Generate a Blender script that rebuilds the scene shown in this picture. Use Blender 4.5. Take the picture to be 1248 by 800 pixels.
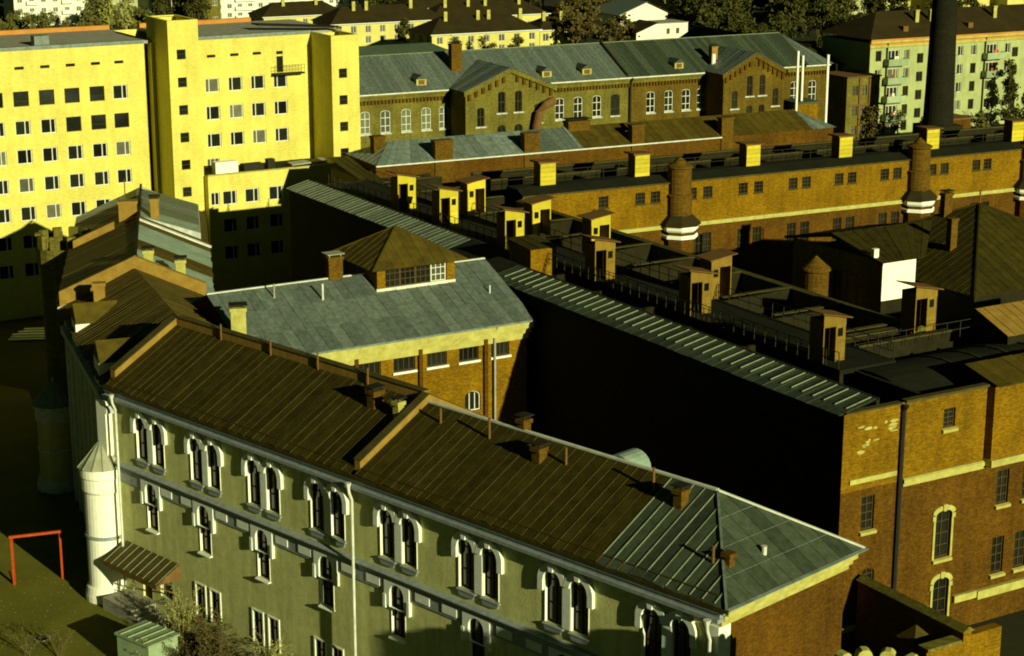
import bpy, math, random
from mathutils import Vector
for _o in list(bpy.data.objects): bpy.data.objects.remove(_o)
SC = bpy.context.scene
COL = SC.collection
R = math.radians
random.seed(7)
# ---------------------------------------------------------------- camera
cam = bpy.data.cameras.new('camera'); cam.lens = 66.06; cam.sensor_width = 36; cam.clip_end = 6000
co = bpy.data.objects.new('camera', cam); COL.objects.link(co)
co.location = (0, 0, 48); co.rotation_euler = (R(90-14.8), 0, 0)
SC.camera = co
# ---------------------------------------------------------------- sky and sun (azimuth clockwise from +Y)
SUN_AZ, SUN_EL = 143.6, 16.3
wd = bpy.data.worlds.new('World'); SC.world = wd; wd.use_nodes = True
nt = wd.node_tree; nt.nodes.clear()
sky = nt.nodes.new('ShaderNodeTexSky'); sky.sky_type = 'NISHITA'; sky.sun_disc = False
sky.sun_elevation = R(SUN_EL); sky.sun_rotation = R(SUN_AZ)
sky.air_density = 1.0; sky.dust_density = 0.6; sky.ozone_density = 0.4
tint = nt.nodes.new('ShaderNodeMix'); tint.data_type = 'RGBA'; tint.blend_type = 'MULTIPLY'
tint.inputs[0].default_value = 1.0
tint.inputs[7].default_value = (0.105, 0.185, 0.088, 1)
bg = nt.nodes.new('ShaderNodeBackground'); bg.inputs[1].default_value = 0.05
ow = nt.nodes.new('ShaderNodeOutputWorld')
nt.links.new(sky.outputs[0], tint.inputs[6]); nt.links.new(tint.outputs[2], bg.inputs[0]); nt.links.new(bg.outputs[0], ow.inputs[0])
sl = bpy.data.lights.new('sun', 'SUN'); sl.energy = 5.0; sl.angle = R(0.5); sl.color = (1.0, 0.985, 0.60)
so = bpy.data.objects.new('sun', sl); COL.objects.link(so)
sd = Vector((math.sin(R(SUN_AZ))*math.cos(R(SUN_EL)), math.cos(R(SUN_AZ))*math.cos(R(SUN_EL)), math.sin(R(SUN_EL))))
so.rotation_euler = sd.to_track_quat('Z', 'Y').to_euler(); so.location = (60, -80, 90)
vs = SC.view_settings; vs.view_transform = 'Standard'; vs.look = 'None'; vs.gamma = 1; vs.use_curve_mapping = False
vs.exposure = 0.25
SC.cycles.filter_width = 1.9
# ---------------------------------------------------------------- materials
def mat(name, c1, c2=None, scale=1.5, rough=.85, bump=.15, bscale=None, brick=None, rand=0., metal=0., streak=0., spec=.12, mix=(.35,.68), patch=(.74,1.14), bc=((1.35,1.28,1.15),(.62,.58,.54))):
    m = bpy.data.materials.new(name); m.use_nodes = True
    t = m.node_tree; N = t.nodes; K = t.links; bs = N['Principled BSDF']
    bs.inputs['Roughness'].default_value = rough; bs.inputs['Metallic'].default_value = metal
    bs.inputs['Specular IOR Level'].default_value = spec
    if c2 is None: c2 = tuple(c*.72 for c in c1)
    tc = N.new('ShaderNodeTexCoord')
    n1 = N.new('ShaderNodeTexNoise'); n1.inputs['Scale'].default_value = scale; n1.inputs['Detail'].default_value = 6; n1.inputs['Roughness'].default_value = .65
    K.new(tc.outputs['Object'], n1.inputs['Vector'])
    rp = N.new('ShaderNodeMapRange'); rp.inputs[1].default_value = mix[0]; rp.inputs[2].default_value = mix[1]
    K.new(n1.outputs[0], rp.inputs[0])
    mx = N.new('ShaderNodeMix'); mx.data_type = 'RGBA'
    mx.inputs[6].default_value = (*c1, 1); mx.inputs[7].default_value = (*c2, 1)
    K.new(rp.outputs[0], mx.inputs[0]); col = mx.outputs[2]; hgt = n1.outputs[0]
    if brick:
        sp = N.new('ShaderNodeSeparateXYZ'); K.new(tc.outputs['Object'], sp.inputs[0])
        ad = N.new('ShaderNodeMath'); K.new(sp.outputs[0], ad.inputs[0]); K.new(sp.outputs[1], ad.inputs[1])
        cb = N.new('ShaderNodeCombineXYZ'); K.new(ad.outputs[0], cb.inputs[0]); K.new(sp.outputs[2], cb.inputs[1])
        bt = N.new('ShaderNodeTexBrick'); K.new(cb.outputs[0], bt.inputs[0])
        bt.inputs['Scale'].default_value = 1; bt.inputs['Brick Width'].default_value = .27; bt.inputs['Row Height'].default_value = .085
        bt.inputs['Mortar Size'].default_value = .008; bt.inputs['Bias'].default_value = -.1
        bt.inputs['Color1'].default_value = (*bc[0], 1); bt.inputs['Color2'].default_value = (*bc[1], 1)
        bt.inputs['Mortar'].default_value = (*brick, 1)
        ml = N.new('ShaderNodeMix'); ml.data_type = 'RGBA'; ml.blend_type = 'MULTIPLY'; ml.inputs[0].default_value = .85
        K.new(col, ml.inputs[6]); K.new(bt.outputs[0], ml.inputs[7]); col = ml.outputs[2]
        # coarse dirty patches
        n3 = N.new('ShaderNodeTexNoise'); n3.inputs['Scale'].default_value = .35; n3.inputs['Detail'].default_value = 8
        K.new(tc.outputs['Object'], n3.inputs['Vector'])
        r3 = N.new('ShaderNodeMapRange'); r3.inputs[1].default_value = .3; r3.inputs[2].default_value = .7; r3.inputs[3].default_value = patch[0]; r3.inputs[4].default_value = patch[1]
        K.new(n3.outputs[0], r3.inputs[0])
        m3 = N.new('ShaderNodeVectorMath'); m3.operation = 'SCALE'; K.new(col, m3.inputs[0]); K.new(r3.outputs[0], m3.inputs['Scale']); col = m3.outputs[0]
    if streak:
        mp = N.new('ShaderNodeMapping'); mp.inputs['Scale'].default_value = (1.6, 1.6, .12); K.new(tc.outputs['Object'], mp.inputs[0])
        n2 = N.new('ShaderNodeTexNoise'); n2.inputs['Scale'].default_value = 1.1; n2.inputs['Detail'].default_value = 5; K.new(mp.outputs[0], n2.inputs['Vector'])
        r2 = N.new('ShaderNodeMapRange'); r2.inputs[1].default_value = .35; r2.inputs[2].default_value = .7; r2.inputs[3].default_value = 1; r2.inputs[4].default_value = 1-streak
        K.new(n2.outputs[0], r2.inputs[0])
        m2 = N.new('ShaderNodeVectorMath'); m2.operation = 'SCALE'; K.new(col, m2.inputs[0]); K.new(r2.outputs[0], m2.inputs['Scale']); col = m2.outputs[0]
    if rand:
        oi = N.new('ShaderNodeObjectInfo'); r4 = N.new('ShaderNodeMapRange'); r4.inputs[3].default_value = 1-rand; r4.inputs[4].default_value = 1+rand
        K.new(oi.outputs['Random'], r4.inputs[0])
        m4 = N.new('ShaderNodeVectorMath'); m4.operation = 'SCALE'; K.new(col, m4.inputs[0]); K.new(r4.outputs[0], m4.inputs['Scale']); col = m4.outputs[0]
    K.new(col, bs.inputs['Base Color'])
    if bump:
        nb = N.new('ShaderNodeTexNoise'); nb.inputs['Scale'].default_value = bscale or scale*5; nb.inputs['Detail'].default_value = 4
        K.new(tc.outputs['Object'], nb.inputs['Vector'])
        b = N.new('ShaderNodeBump'); b.inputs['Strength'].default_value = bump; b.inputs['Distance'].default_value = .06
        K.new(nb.outputs[0], b.inputs['Height']); K.new(b.outputs[0], bs.inputs['Normal'])
    return m
def glass(name, c, rough=.12, rand=.5):
    return mat(name, c, tuple(x*.5 for x in c), 1.2, rough, 0, rand=rand, spec=.5)
M = dict(
 cream = mat('yellow_brick', (.65,.59,.125), (.60,.535,.105), .5, .9, .05, streak=.12, brick=(.9,.9,.85), patch=(.88,1.06), bc=((1.1,1.1,1.07),(.86,.85,.83))),
 creamdk = mat('dark_panel', (.30,.20,.05), None, 1, .9, .1),
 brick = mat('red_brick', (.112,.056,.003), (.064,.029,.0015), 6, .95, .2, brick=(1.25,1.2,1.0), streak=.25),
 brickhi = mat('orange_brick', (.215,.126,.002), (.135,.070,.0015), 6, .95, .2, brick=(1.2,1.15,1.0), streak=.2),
 bricky = mat('weathered_brick', (.165,.155,.028), (.105,.088,.013), 5, .95, .2, brick=(1.1,1.1,1.0), streak=.25),
 brickn = mat('ochre_brown_brick', (.125,.088,.010), (.078,.050,.005), 5, .95, .2, brick=(1.1,1.1,1.0), streak=.25),
 shadebrick = mat('dark_shade_brick', (.015,.014,.006), (.009,.009,.004), 3, .95, .2, brick=(1.1,1.1,1.0)),  # side wall's shade put into a near-black colour; factory chimney shares it
 chim = mat('chimney_brick', (.115,.066,.005), (.066,.036,.003), 5, .95, .25, brick=(1.1,1.1,1.0)),
 stucco = mat('grey_stucco', (.62,.625,.25), (.49,.495,.19), 2.2, .95, .5, 16, streak=.22),
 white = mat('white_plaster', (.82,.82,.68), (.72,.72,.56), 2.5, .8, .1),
 trim = mat('pale_trim', (.74,.77,.66), (.60,.64,.54), 3, .8, .1),
 zinc = mat('zinc_course', (.30,.34,.33), (.2,.23,.22), 3, .5, .1, metal=.2),
 creamtrim = mat('cream_cornice', (.44,.42,.11), (.29,.26,.06), 1.4, .9, .2),
 pale = mat('pale_pilaster', (.56,.59,.52), (.40,.43,.37), 1.8, .9, .2, streak=.3),
 buff = mat('buff_render', (.52,.47,.16), (.42,.37,.12), 1.5, .9, .2, streak=.2),
 ochre = mat('ochre_render', (.27,.17,.03), (.19,.11,.018), 1.5, .9, .2),
 roofbrown = mat('brown_sheet_roof', (.047,.037,.004), (.025,.020,.002), 1.3, .62, .25, rand=.2, spec=.15),
 roofrust = mat('rust_sheet_roof', (.085,.062,.006), (.050,.036,.004), 1.2, .65, .25, rand=.18, spec=.15),
 roofgrey = mat('grey_sheet_roof', (.118,.145,.118), (.062,.080,.060), 2.6, .5, .25, rand=.2, spec=.25),
 roofgreen = mat('green_grey_sheet_roof', (.052,.066,.040), (.030,.040,.022), 2.4, .55, .25, rand=.32, spec=.2),
 rooflight = mat('zinc_roof', (.17,.21,.175), (.085,.11,.085), 1.8, .5, .25, rand=.25, spec=.35),
 roofblue = mat('bluish_zinc_roof', (.26,.35,.27), (.17,.235,.175), .8, .5, .25, rand=.15, spec=.35),
 conerf = mat('pale_cone_sheet', (.36,.36,.25), (.24,.24,.16), 1.5, .6, .2, rand=.1),
 seamhi = mat('pale_seam', (.22,.26,.15), (.14,.165,.09), 2, .6, .1),
 seambr = mat('worn_seam', (.10,.075,.016), (.062,.044,.008), 2.2, .7, .1),
 capl = mat('pale_metal_capping', (.62,.64,.52), (.45,.46,.36), 2, .5, .05),
 deck = mat('tar_deck', (.012,.013,.005), (.007,.008,.003), .6, .95, .3),
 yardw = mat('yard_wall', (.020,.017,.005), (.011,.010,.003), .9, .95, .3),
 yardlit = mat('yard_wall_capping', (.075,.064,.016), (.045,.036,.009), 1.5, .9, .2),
 boothd = mat('dull_orange_boards', (.22,.145,.02), (.15,.09,.012), 2, .85, .15, rand=.15),  # darker, more orange boards for the nearer booths
 booth = mat('yellow_boards', (.52,.44,.03), (.42,.33,.022), 2, .85, .15, rand=.15),
 dark = mat('dark_metal', (.022,.02,.012), None, 2, .7, .1),
 wood = mat('brown_board', (.16,.085,.025), None, 2, .85, .2),
 frame = mat('window_frame_paint', (.68,.68,.55), None, 3, .7, .05),
 framed = mat('dark_window_frame', (.07,.045,.018), None, 3, .7, .05),
 glass = glass('dark_glass', (.014,.017,.009)),
 glass2 = glass('curtained_glass', (.10,.10,.05), .3),
 glassg = glass('green_glass', (.11,.13,.06), .3),
 asphalt = mat('asphalt', (.145,.138,.016), (.100,.096,.011), .25, .95, .25, 4),
 ground = mat('ground_soil', (.036,.038,.013), (.019,.021,.008), .05, 1, .2, 1),
 grass = mat('grass_soil', (.075,.075,.02), (.045,.05,.014), .5, 1, .4, 3),
 conc = mat('concrete', (.34,.33,.24), (.24,.23,.16), 1.2, .9, .2),
 orange = mat('red_lead_paint', (.42,.062,.010), (.28,.04,.008), 5, .6, .05),
 apart = mat('pale_block_panel', (.37,.41,.17), (.29,.325,.13), .5, .9, .2, streak=.15),
 balc = mat('green_balcony', (.28,.36,.20), (.2,.27,.14), 1.5, .8, .1, rand=.2),
 farwhite = mat('far_white_wall', (.74,.73,.58), (.62,.62,.48), .2, .9, 0),
 faryellow = mat('far_yellow_wall', (.60,.55,.15), (.5,.45,.12), .2, .9, 0, streak=.1),
 farroof = mat('far_brown_roof', (.036,.025,.006), (.022,.016,.004), .3, .9, .1),
 fargrey = mat('far_grey_roof', (.06,.085,.05), (.04,.058,.034), .2, .8, .1),
 farpane = glass('far_pane', (.07,.065,.03), .4),
 bark = mat('bark', (.07,.055,.03), None, 3, .95, .3),
 barkmid = mat('twig_bark', (.15,.125,.05), (.09,.075,.03), 3, .95, .2),
 barkpale = mat('pale_bark', (.34,.31,.14), (.22,.2,.09), 3, .95, .3),
 leafd = mat('dark_leaves', (.072,.068,.012), (.030,.035,.006), .12, .9, 0),
 leafb = mat('autumn_leaves', (.11,.085,.020), (.075,.058,.014), 1, .9, 0),
 leafo = mat('olive_leaves', (.125,.115,.026), (.07,.078,.016), .15, .9, 0),
 leafy = mat('yellow_leaves', (.30,.29,.06), (.2,.2,.045), 1, .9, 0),
 grate = mat('steel_rail', (.03,.028,.014), None, 3, .7, 0),
 orangeroof = mat('orange_gravel_roof', (.50,.22,.04), (.36,.15,.03), .5, .9, .1),
)
# ---------------------------------------------------------------- mesh helpers
FR = {'M': 30.8, 'F': 45.0, 'L': 10.0, 'W': 27.0, '0': 0.0}
class MB:
    def __init__(s): s.v = []; s.f = []
    def poly(s, pts):
        i = len(s.v); s.v += [tuple(p) for p in pts]; s.f.append(tuple(range(i, i+len(pts)))); return s
    def box(s, x0, x1, y0, y1, z0, z1):
        i = len(s.v)
        s.v += [(x0,y0,z0),(x1,y0,z0),(x1,y1,z0),(x0,y1,z0),(x0,y0,z1),(x1,y0,z1),(x1,y1,z1),(x0,y1,z1)]
        s.f += [tuple(i+k for k in q) for q in ((0,3,2,1),(4,5,6,7),(0,1,5,4),(1,2,6,5),(2,3,7,6),(3,0,4,7))]; return s
    def prism(s, pts, d):                       # pts 3-D polygon, extruded along vector d
        i = len(s.v); n = len(pts); d = Vector(d)
        s.v += [tuple(p) for p in pts] + [tuple(Vector(p)+d) for p in pts]
        s.f.append(tuple(range(i, i+n))); s.f.append(tuple(range(i+2*n-1, i+n-1, -1)))
        for k in range(n): s.f.append((i+k, i+n+k, i+n+(k+1) % n, i+(k+1) % n))
        return s
    def bar(s, p, q, w, h=None):                # square bar between two points
        p, q = Vector(p), Vector(q); d = (q-p).normalized(); h = h or w
        a = d.cross(Vector((0,0,1)))
        if a.length < 1e-3: a = Vector((1,0,0))
        a.normalize(); b = a.cross(d).normalized(); a *= w/2; b *= h/2
        return s.prism([p+a+b, p-a+b, p-a-b, p+a-b], q-p)
    def tube(s, pts, rads, n=8, cap=True):      # generalized tube along pts
        i0 = len(s.v); pts = [Vector(p) for p in pts]
        for k, p in enumerate(pts):
            d = (pts[min(k+1, len(pts)-1)]-pts[max(k-1, 0)]).normalized()
            a = d.cross(Vector((.3,.9,.1))).normalized() if abs(d.z) > .9 else d.cross(Vector((0,0,1))).normalized()
            b = d.cross(a)
            for j in range(n):
                t = 2*math.pi*j/n; s.v.append(tuple(p+(a*math.cos(t)+b*math.sin(t))*rads[k]))
        for k in range(len(pts)-1):
            for j in range(n):
                s.f.append((i0+k*n+j, i0+k*n+(j+1) % n, i0+(k+1)*n+(j+1) % n, i0+(k+1)*n+j))
        if cap: s.f.append(tuple(range(i0, i0+n))); s.f.append(tuple(range(i0+(len(pts)-1)*n, i0+len(pts)*n)))
        return s
    def lathe(s, cx, cy, prof, n=24, a0=0, a1=2*math.pi):   # profile [(r,z)...]
        i0 = len(s.v); full = abs(a1-a0-2*math.pi) < 1e-6; m = n if full else n+1
        for r, z in prof:
            for j in range(m):
                t = a0+(a1-a0)*j/n; s.v.append((cx+r*math.cos(t), cy+r*math.sin(t), z))
        for k in range(len(prof)-1):
            for j in range(n):
                j2 = (j+1) % m; s.f.append((i0+k*m+j, i0+k*m+j2, i0+(k+1)*m+j2, i0+(k+1)*m+j))
        return s
    def mesh(s, name, m, o=(0,0,0)):
        me = bpy.data.meshes.new(name)
        me.from_pydata([(x-o[0], y-o[1], z-o[2]) for x, y, z in s.v], [], s.f); me.materials.append(m); me.update(); return me
ORG = {}
def tag(o, label=None, cat=None, group=None, kind=None):
    if label: o['label'] = label
    if cat: o['category'] = cat
    if group: o['group'] = group
    if kind: o['kind'] = kind
    return o
def thing(name, label, cat, frame, org, group=None):
    o = bpy.data.objects.new(name, None); COL.objects.link(o); o.empty_display_size = .5
    a = R(FR[frame]); c, s = math.cos(a), math.sin(a)
    o.location = (org[0]*c-org[1]*s, org[0]*s+org[1]*c, org[2] if len(org) > 2 else 0); o.rotation_euler = (0,0,a)
    ORG[o.name] = (org[0], org[1], org[2] if len(org) > 2 else 0)
    return tag(o, label, cat, group)
def part(par, name, mb, m, label=None):         # mesh in frame coordinates of its thing
    org = ORG[par.name]; o = bpy.data.objects.new(name, mb.mesh(name, M[m] if isinstance(m, str) else m, org)); COL.objects.link(o)
    o.parent = par; ORG[o.name] = org
    if label: o['label'] = label
    return o
def inst(par, name, me, loc, rz=0, frame_loc=True):
    o = bpy.data.objects.new(name, me); COL.objects.link(o); o.parent = par
    org = ORG.get(par.name, (0,0,0)) if frame_loc else (0,0,0)
    o.location = (loc[0]-org[0], loc[1]-org[1], loc[2]-org[2]); o.rotation_euler = (0,0,rz); ORG[o.name] = (0,0,0); return o
def solo(name, mb, m, label=None, cat=None, frame='0', kind=None, group=None, org=(0,0,0)):
    o = bpy.data.objects.new(name, mb.mesh(name, M[m], org)); COL.objects.link(o)
    a = R(FR[frame]); c, s = math.cos(a), math.sin(a)
    o.location = (org[0]*c-org[1]*s, org[0]*s+org[1]*c, org[2]); o.rotation_euler = (0,0,a); ORG[o.name] = org
    return tag(o, label, cat, group, kind)
FACE = {'-y': 0, '-x': -math.pi/2, '+x': math.pi/2, '+y': math.pi}
def fp(face, c, u, w, z):
    return {'-y': (u, c+w, z), '+y': (u, c-w, z), '-x': (c+w, u, z), '+x': (c-w, u, z)}[face]
def arcpts(uc, w, zt, rise, n=8):
    return [(uc-w/2*math.cos(math.pi*k/n), zt-rise+rise*math.sin(math.pi*k/n)) for k in range(n+1)]
def wall(mb, face, c, u0, u1, z0, z1, holes=(), dep=.25):
    us = sorted({u0, u1} | {h[0]-h[1]/2 for h in holes} | {h[0]+h[1]/2 for h in holes})
    zs = sorted({z0, z1} | {h[2] for h in holes} | {h[2]+h[3] for h in holes})
    us = [u for u in us if u0-1e-6 <= u <= u1+1e-6]; zs = [z for z in zs if z0-1e-6 <= z <= z1+1e-6]
    for i in range(len(us)-1):
        ucn = (us[i]+us[i+1])/2; run = None
        for j in range(len(zs)-1):
            zc = (zs[j]+zs[j+1])/2
            hole = any(abs(ucn-h[0]) < h[1]/2 and h[2] < zc < h[2]+h[3] for h in holes)
            if not hole:
                if run is None: run = zs[j]
            if run is not None and (hole or j == len(zs)-2):
                ze = zs[j] if hole else zs[j+1]
                mb.poly([fp(face,c,us[i],0,run), fp(face,c,us[i+1],0,run), fp(face,c,us[i+1],0,ze), fp(face,c,us[i],0,ze)]); run = None
    for h in holes:
        a, b, zb, zt = h[0]-h[1]/2, h[0]+h[1]/2, h[2], h[2]+h[3]; r = h[4] if len(h) > 4 else 0
        zz = zt-r
        for u in (a, b): mb.poly([fp(face,c,u,0,zb), fp(face,c,u,dep,zb), fp(face,c,u,dep,zz), fp(face,c,u,0,zz)])
        mb.poly([fp(face,c,a,0,zb), fp(face,c,b,0,zb), fp(face,c,b,dep,zb), fp(face,c,a,dep,zb)])
        if r:
            ap = arcpts(h[0], h[1], zt, r)
            for k in range(len(ap)-1):
                (ua, za), (ub, zb2) = ap[k], ap[k+1]
                mb.poly([fp(face,c,ua,0,za), fp(face,c,ub,0,zb2), fp(face,c,ub,dep,zb2), fp(face,c,ua,dep,za)])
                cu = a if (ua+ub)/2 < h[0] else b
                mb.poly([fp(face,c,ua,0,za), fp(face,c,ub,0,zb2), fp(face,c,cu,0,zt)])
        else:
            mb.poly([fp(face,c,a,0,zt), fp(face,c,b,0,zt), fp(face,c,b,dep,zt), fp(face,c,a,dep,zt)])
    return mb
WT = {}
def wtemplate(w, h, rise=0, vs=(0.,), hs=(.62,), fm='frame', pm='glass', t=.07):
    k = (w, h, rise, vs, hs, fm, pm, t)
    if k in WT: return WT[k]
    f = MB(); e = .02
    f.box(-w/2-e, -w/2+t, .14, .2, -e, h-rise); f.box(w/2-t, w/2+e, .14, .2, -e, h-rise); f.box(-w/2+t, w/2-t, .14, .2, -e, t)
    if rise:
        ap = arcpts(0, w+e, h+e, rise); ai = arcpts(0, w-2*t, h-t, rise-t*.3)
        for q in range(len(ap)-1):
            f.prism([(ap[q][0],.14,ap[q][1]), (ap[q+1][0],.14,ap[q+1][1]), (ai[q+1][0],.14,ai[q+1][1]), (ai[q][0],.14,ai[q][1])], (0,.06,0))
    else: f.box(-w/2+t, w/2-t, .14, .2, h-t, h+e)
    for q in vs: f.box(q*w-t*.45, q*w+t*.45, .143, .197, t, h-rise*.25-t if rise else h-t)
    for q in hs: f.box(-w/2+t, w/2-t, .146, .194, q*h-t*.4, q*h+t*.4)
    p = MB(); pts = [(-w/2-e,.21,-e), (w/2+e,.21,-e)]
    if rise: pts += [(u,.21,z) for u, z in reversed(arcpts(0, w+2*e, h+e, rise))]
    else: pts += [(w/2+e,.21,h+e), (-w/2-e,.21,h+e)]
    p.prism(pts, (0,.03,0))
    WT[k] = (f.mesh('window', M[fm]), p.mesh('pane', M[pm])); return WT[k]
def window(par, tpl, face, c, u, zs, name='window', extra=()):
    o = inst(par, name, tpl[0], fp(face, c, u, 0, zs), FACE[face]); ORG[o.name] = (0,0,0)
    inst(o, 'pane', tpl[1], (0,0,0))
    for n, me in extra: inst(o, n, me, (0,0,0))
    return o
def lerp(a, b, t): return tuple(a[i]+(b[i]-a[i])*t for i in range(3))
def panels(roof, e0, e1, r1, r0, n, m, seam='same', sw=.035, sh=.03, th=.03, m2=None, m2at=None, rows=1):
    """standing-seam sheets between eave e0-e1 and ridge r0-r1; each sheet one object"""
    nor = (Vector(e1)-Vector(e0)).cross(Vector(r0)-Vector(e0)).normalized()
    if nor.length < .5: nor = (Vector(e1)-Vector(e0)).cross(Vector(r1)-Vector(e0)).normalized()
    if nor.z < 0: nor = -nor
    JR = random.Random(n*31+int(abs(e0[1])*7)); ts = [i/n+(JR.uniform(-.14,.14)/n if 0 < i < n else 0) for i in range(n+1)]
    for i in range(n):
        a, b = ts[i], ts[i+1]
        A, B, C, D = lerp(e0,e1,a), lerp(e0,e1,b), lerp(r0,r1,b), lerp(r0,r1,a)
        mm = m2 if (m2 and m2at(i, n)) else m
        for k in range(rows):
            ta, tb = k/rows, (k+1)/rows; g = 0.006
            P = [lerp(A,D,ta+g/rows), lerp(B,C,ta+g/rows), lerp(B,C,tb), lerp(A,D,tb)]
            q = MB()
            up = nor*th*JR.uniform(.6,1.7)
            if k == 0: P[0] = lerp(P[0], P[-1], JR.uniform(-.012,.012)); P[1] = lerp(P[1], P[2], JR.uniform(-.012,.012))
            if (Vector(P[2])-Vector(P[3])).length < .02: P = P[:3]
            if (Vector(P[0])-Vector(P[1])).length < .02: continue
            q.prism(P, up)
            o = part(roof, 'roof_panel', q, mm)
            if seam and (Vector(P[0])-Vector(P[-1])).length > .15:
                s = MB(); s.bar(Vector(P[0])+nor*(th+sh/2), Vector(P[-1])+nor*(th+sh/2), sw, sh)
                if seam == 'same':
                    me = o.data
                    i0 = len(q.v); q.v += s.v; q.f += [tuple(x+i0 for x in f) for f in s.f]
                    o.data = q.mesh('roof_panel', M[mm], ORG[roof.name]); bpy.data.meshes.remove(me)
                else: part(roof, 'seam', s, seam)
def tri_panels(roof, e0, e1, apex, n, m, th=.03, sw=.035, sh=.03, t0=.5):
    """triangular hip face cut into sheets that run straight up the slope"""
    e0, e1, apex = Vector(e0), Vector(e1), Vector(apex); nor = (e1-e0).cross(apex-e0).normalized()
    if nor.z < 0: nor = -nor
    f = (apex-e0).dot(e1-e0)/(e1-e0).length_squared; up = apex-(e0+(e1-e0)*f)
    def top(t): return e0+(e1-e0)*t+up*(t/f if t < f else (1-t)/(1-f))
    for i in range(n):
        a, b = i/n, (i+1)/n; P = [e0+(e1-e0)*a, e0+(e1-e0)*b]
        if b < 1-1e-6: P.append(top(b))
        if a < f < b: P.append(apex)
        if a > 1e-6: P.append(top(a))
        q = MB(); q.prism(P, nor*th)
        if a > 1e-6: q.bar(P[0]+nor*(th+sh/2), top(a)+nor*(th+sh/2), sw, sh)
        part(roof, 'roof_panel', q, m)
def slab(pts, th=.12):
    q = MB(); q.prism(pts, (0,0,-th)); return q
def chimney(par, x, y, z0, z1, w, d, m='chim', cap=True, name='chimney', capm='dark'):
    q = MB(); q.box(x-w/2, x+w/2, y-d/2, y+d/2, z0, z1-.22); q.box(x-w/2-.07, x+w/2+.07, y-d/2-.07, y+d/2+.07, z1-.22, z1)
    o = part(par, name, q, m)
    if cap:
        k = MB(); k.box(x-w/2-.12, x+w/2+.12, y-d/2-.12, y+d/2+.12, z1+.18, z1+.24)
        for sx in (-1,1):
            for sy in (-1,1): k.box(x+sx*w*.4-.03, x+sx*w*.4+.03, y+sy*d*.4-.03, y+sy*d*.4+.03, z1, z1+.18)
        part(o, 'chimney_cap', k, capm)
    return o
def pipe(par, x, y, z0, z1, r=.07, m='wood', name='vent_pipe'):
    q = MB(); q.tube([(x,y,z0),(x,y,z1-.02),(x,y,z1)], [r,r,r*1.25], 8); return part(par, name, q, m)
# ================================================================ ground
g = MB()
g.poly([(-1500,-300,0),(1500,-300,0),(1500,3500,0),(-1500,3500,0)])
solo('ground', g, 'ground', kind='structure')
g = MB(); g.poly([(-75,70,.004),(-19.5,70,.004),(-19.5,109.3,.004),(-27,117,.004),(-43,160,.004),(-75,178,.004)])
solo('yard_pavement', g, 'asphalt', kind='structure')
g = MB(); g.poly([(-20.4,108.3,.008),(-5.6,93.4,.008),(-9.8,89.2,.008),(-23.2,105.5,.008)])
solo('planted_strip', g, 'grass', kind='structure')
# ================================================================ front building (frame F)
fb = thing('front_building', 'long grey stucco building with brown sheet roof and white arched windows nearest the camera', 'building', 'F', (67.4, 73, 0))
TOP = [93.75, 88.05, 82.4, 76.65, 70.75, 64.6, 58.4, 52.0]
LOW = [93.85, 88.35, 82.65, 76.85, 70.85, 64.7, 58.5, 52.1]
h_top = [(c+s*.88, 1.2, 10.2, 2.86, .6) for c in TOP for s in (1,-1)]
h_low = [(c, 1.15, 5.8, 3.05, .57) for c in LOW]
h_gr = [(c+s*.75, .9, 1.5, 2.0) for c in LOW[1:] for s in (1,-1)]
door_h = [(94.9, 1.0, .9, 2.2), (92.8, 1.3, 1.5, 1.9)]
w = MB(); wall(w, '-x', 62.2, 49.0, 98.2, 0, 14.05, h_top+h_low+h_gr+door_h, .3); part(fb, 'facade', w, 'stucco')
w = MB(); wall(w, '-y', 49.0, 62.2, 71.9, 0, 13.3); part(fb, 'end_wall', w, 'brick', 'bare brick end wall')
w = MB(); wall(w, '+x', 71.9, 49.0, 98.2, 0, 14.05); wall(w, '+y', 98.2, 62.2, 71.9, 0, 14.05); part(fb, 'rear_wall', w, 'brick')
# window dressings (local: x along wall, -y out)
def ring(r0, r1, z, y0, y1, n=10):
    q = MB()
    for k in range(n):
        a, b = math.pi*k/n, math.pi*(k+1)/n
        q.prism([(-r0*math.cos(a),y0,z+r0*math.sin(a)), (-r0*math.cos(b),y0,z+r0*math.sin(b)), (-r1*math.cos(b),y0,z+r1*math.sin(b)), (-r1*math.cos(a),y0,z+r1*math.sin(a))], (0,y1-y0,0))
    return q
sur_t = {}
for sd_ in (-1, 1):
    y0_ = -.2 if sd_ < 0 else -.206; q = ring(.6, .96, 2.26, y0_, .0, 16); a, b = sorted((sd_*.62, sd_*.96)); q.box(a, b, y0_, 0, 1.65, 2.26)
    a, b = sorted((-sd_*.61, -sd_*.875)); q.box(a, b, -.06, 0, .0, 2.26); sur_t[sd_] = q.mesh('surround', M['trim'])
q = MB()
for s in (-1,1):
    a, b = sorted((s*.57, s*.602)); q.box(a, b, -.04, .14, .0, 2.25)
rev_top = q.mesh('reveal', M['white'])
q = MB()
for s in (-1,1):
    a, b = sorted((s*.545, s*.577)); q.box(a, b, -.03, .14, .0, 1.69)
rev_low = q.mesh('reveal', M['white'])
q = MB(); q.prism([(-.13,-.3,2.82),(.13,-.3,2.82),(.2,-.3,3.28),(-.2,-.3,3.28)], (0,.3,0)); key_top = q.mesh('keystone', M['white'])
q = MB(); q.prism([(-.7,-.14,-.12),(-.7,.14,-.12),(-.7,.14,.0),(-.7,-.1,-.06)], (1.4,0,0)); q.prism([(-.66,-.1,-.12),(.66,-.1,-.12),(.5,-.1,-.42),(-.5,-.1,-.42)], (0,.1,0)); sill_top = q.mesh('sill', M['zinc'])
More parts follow.
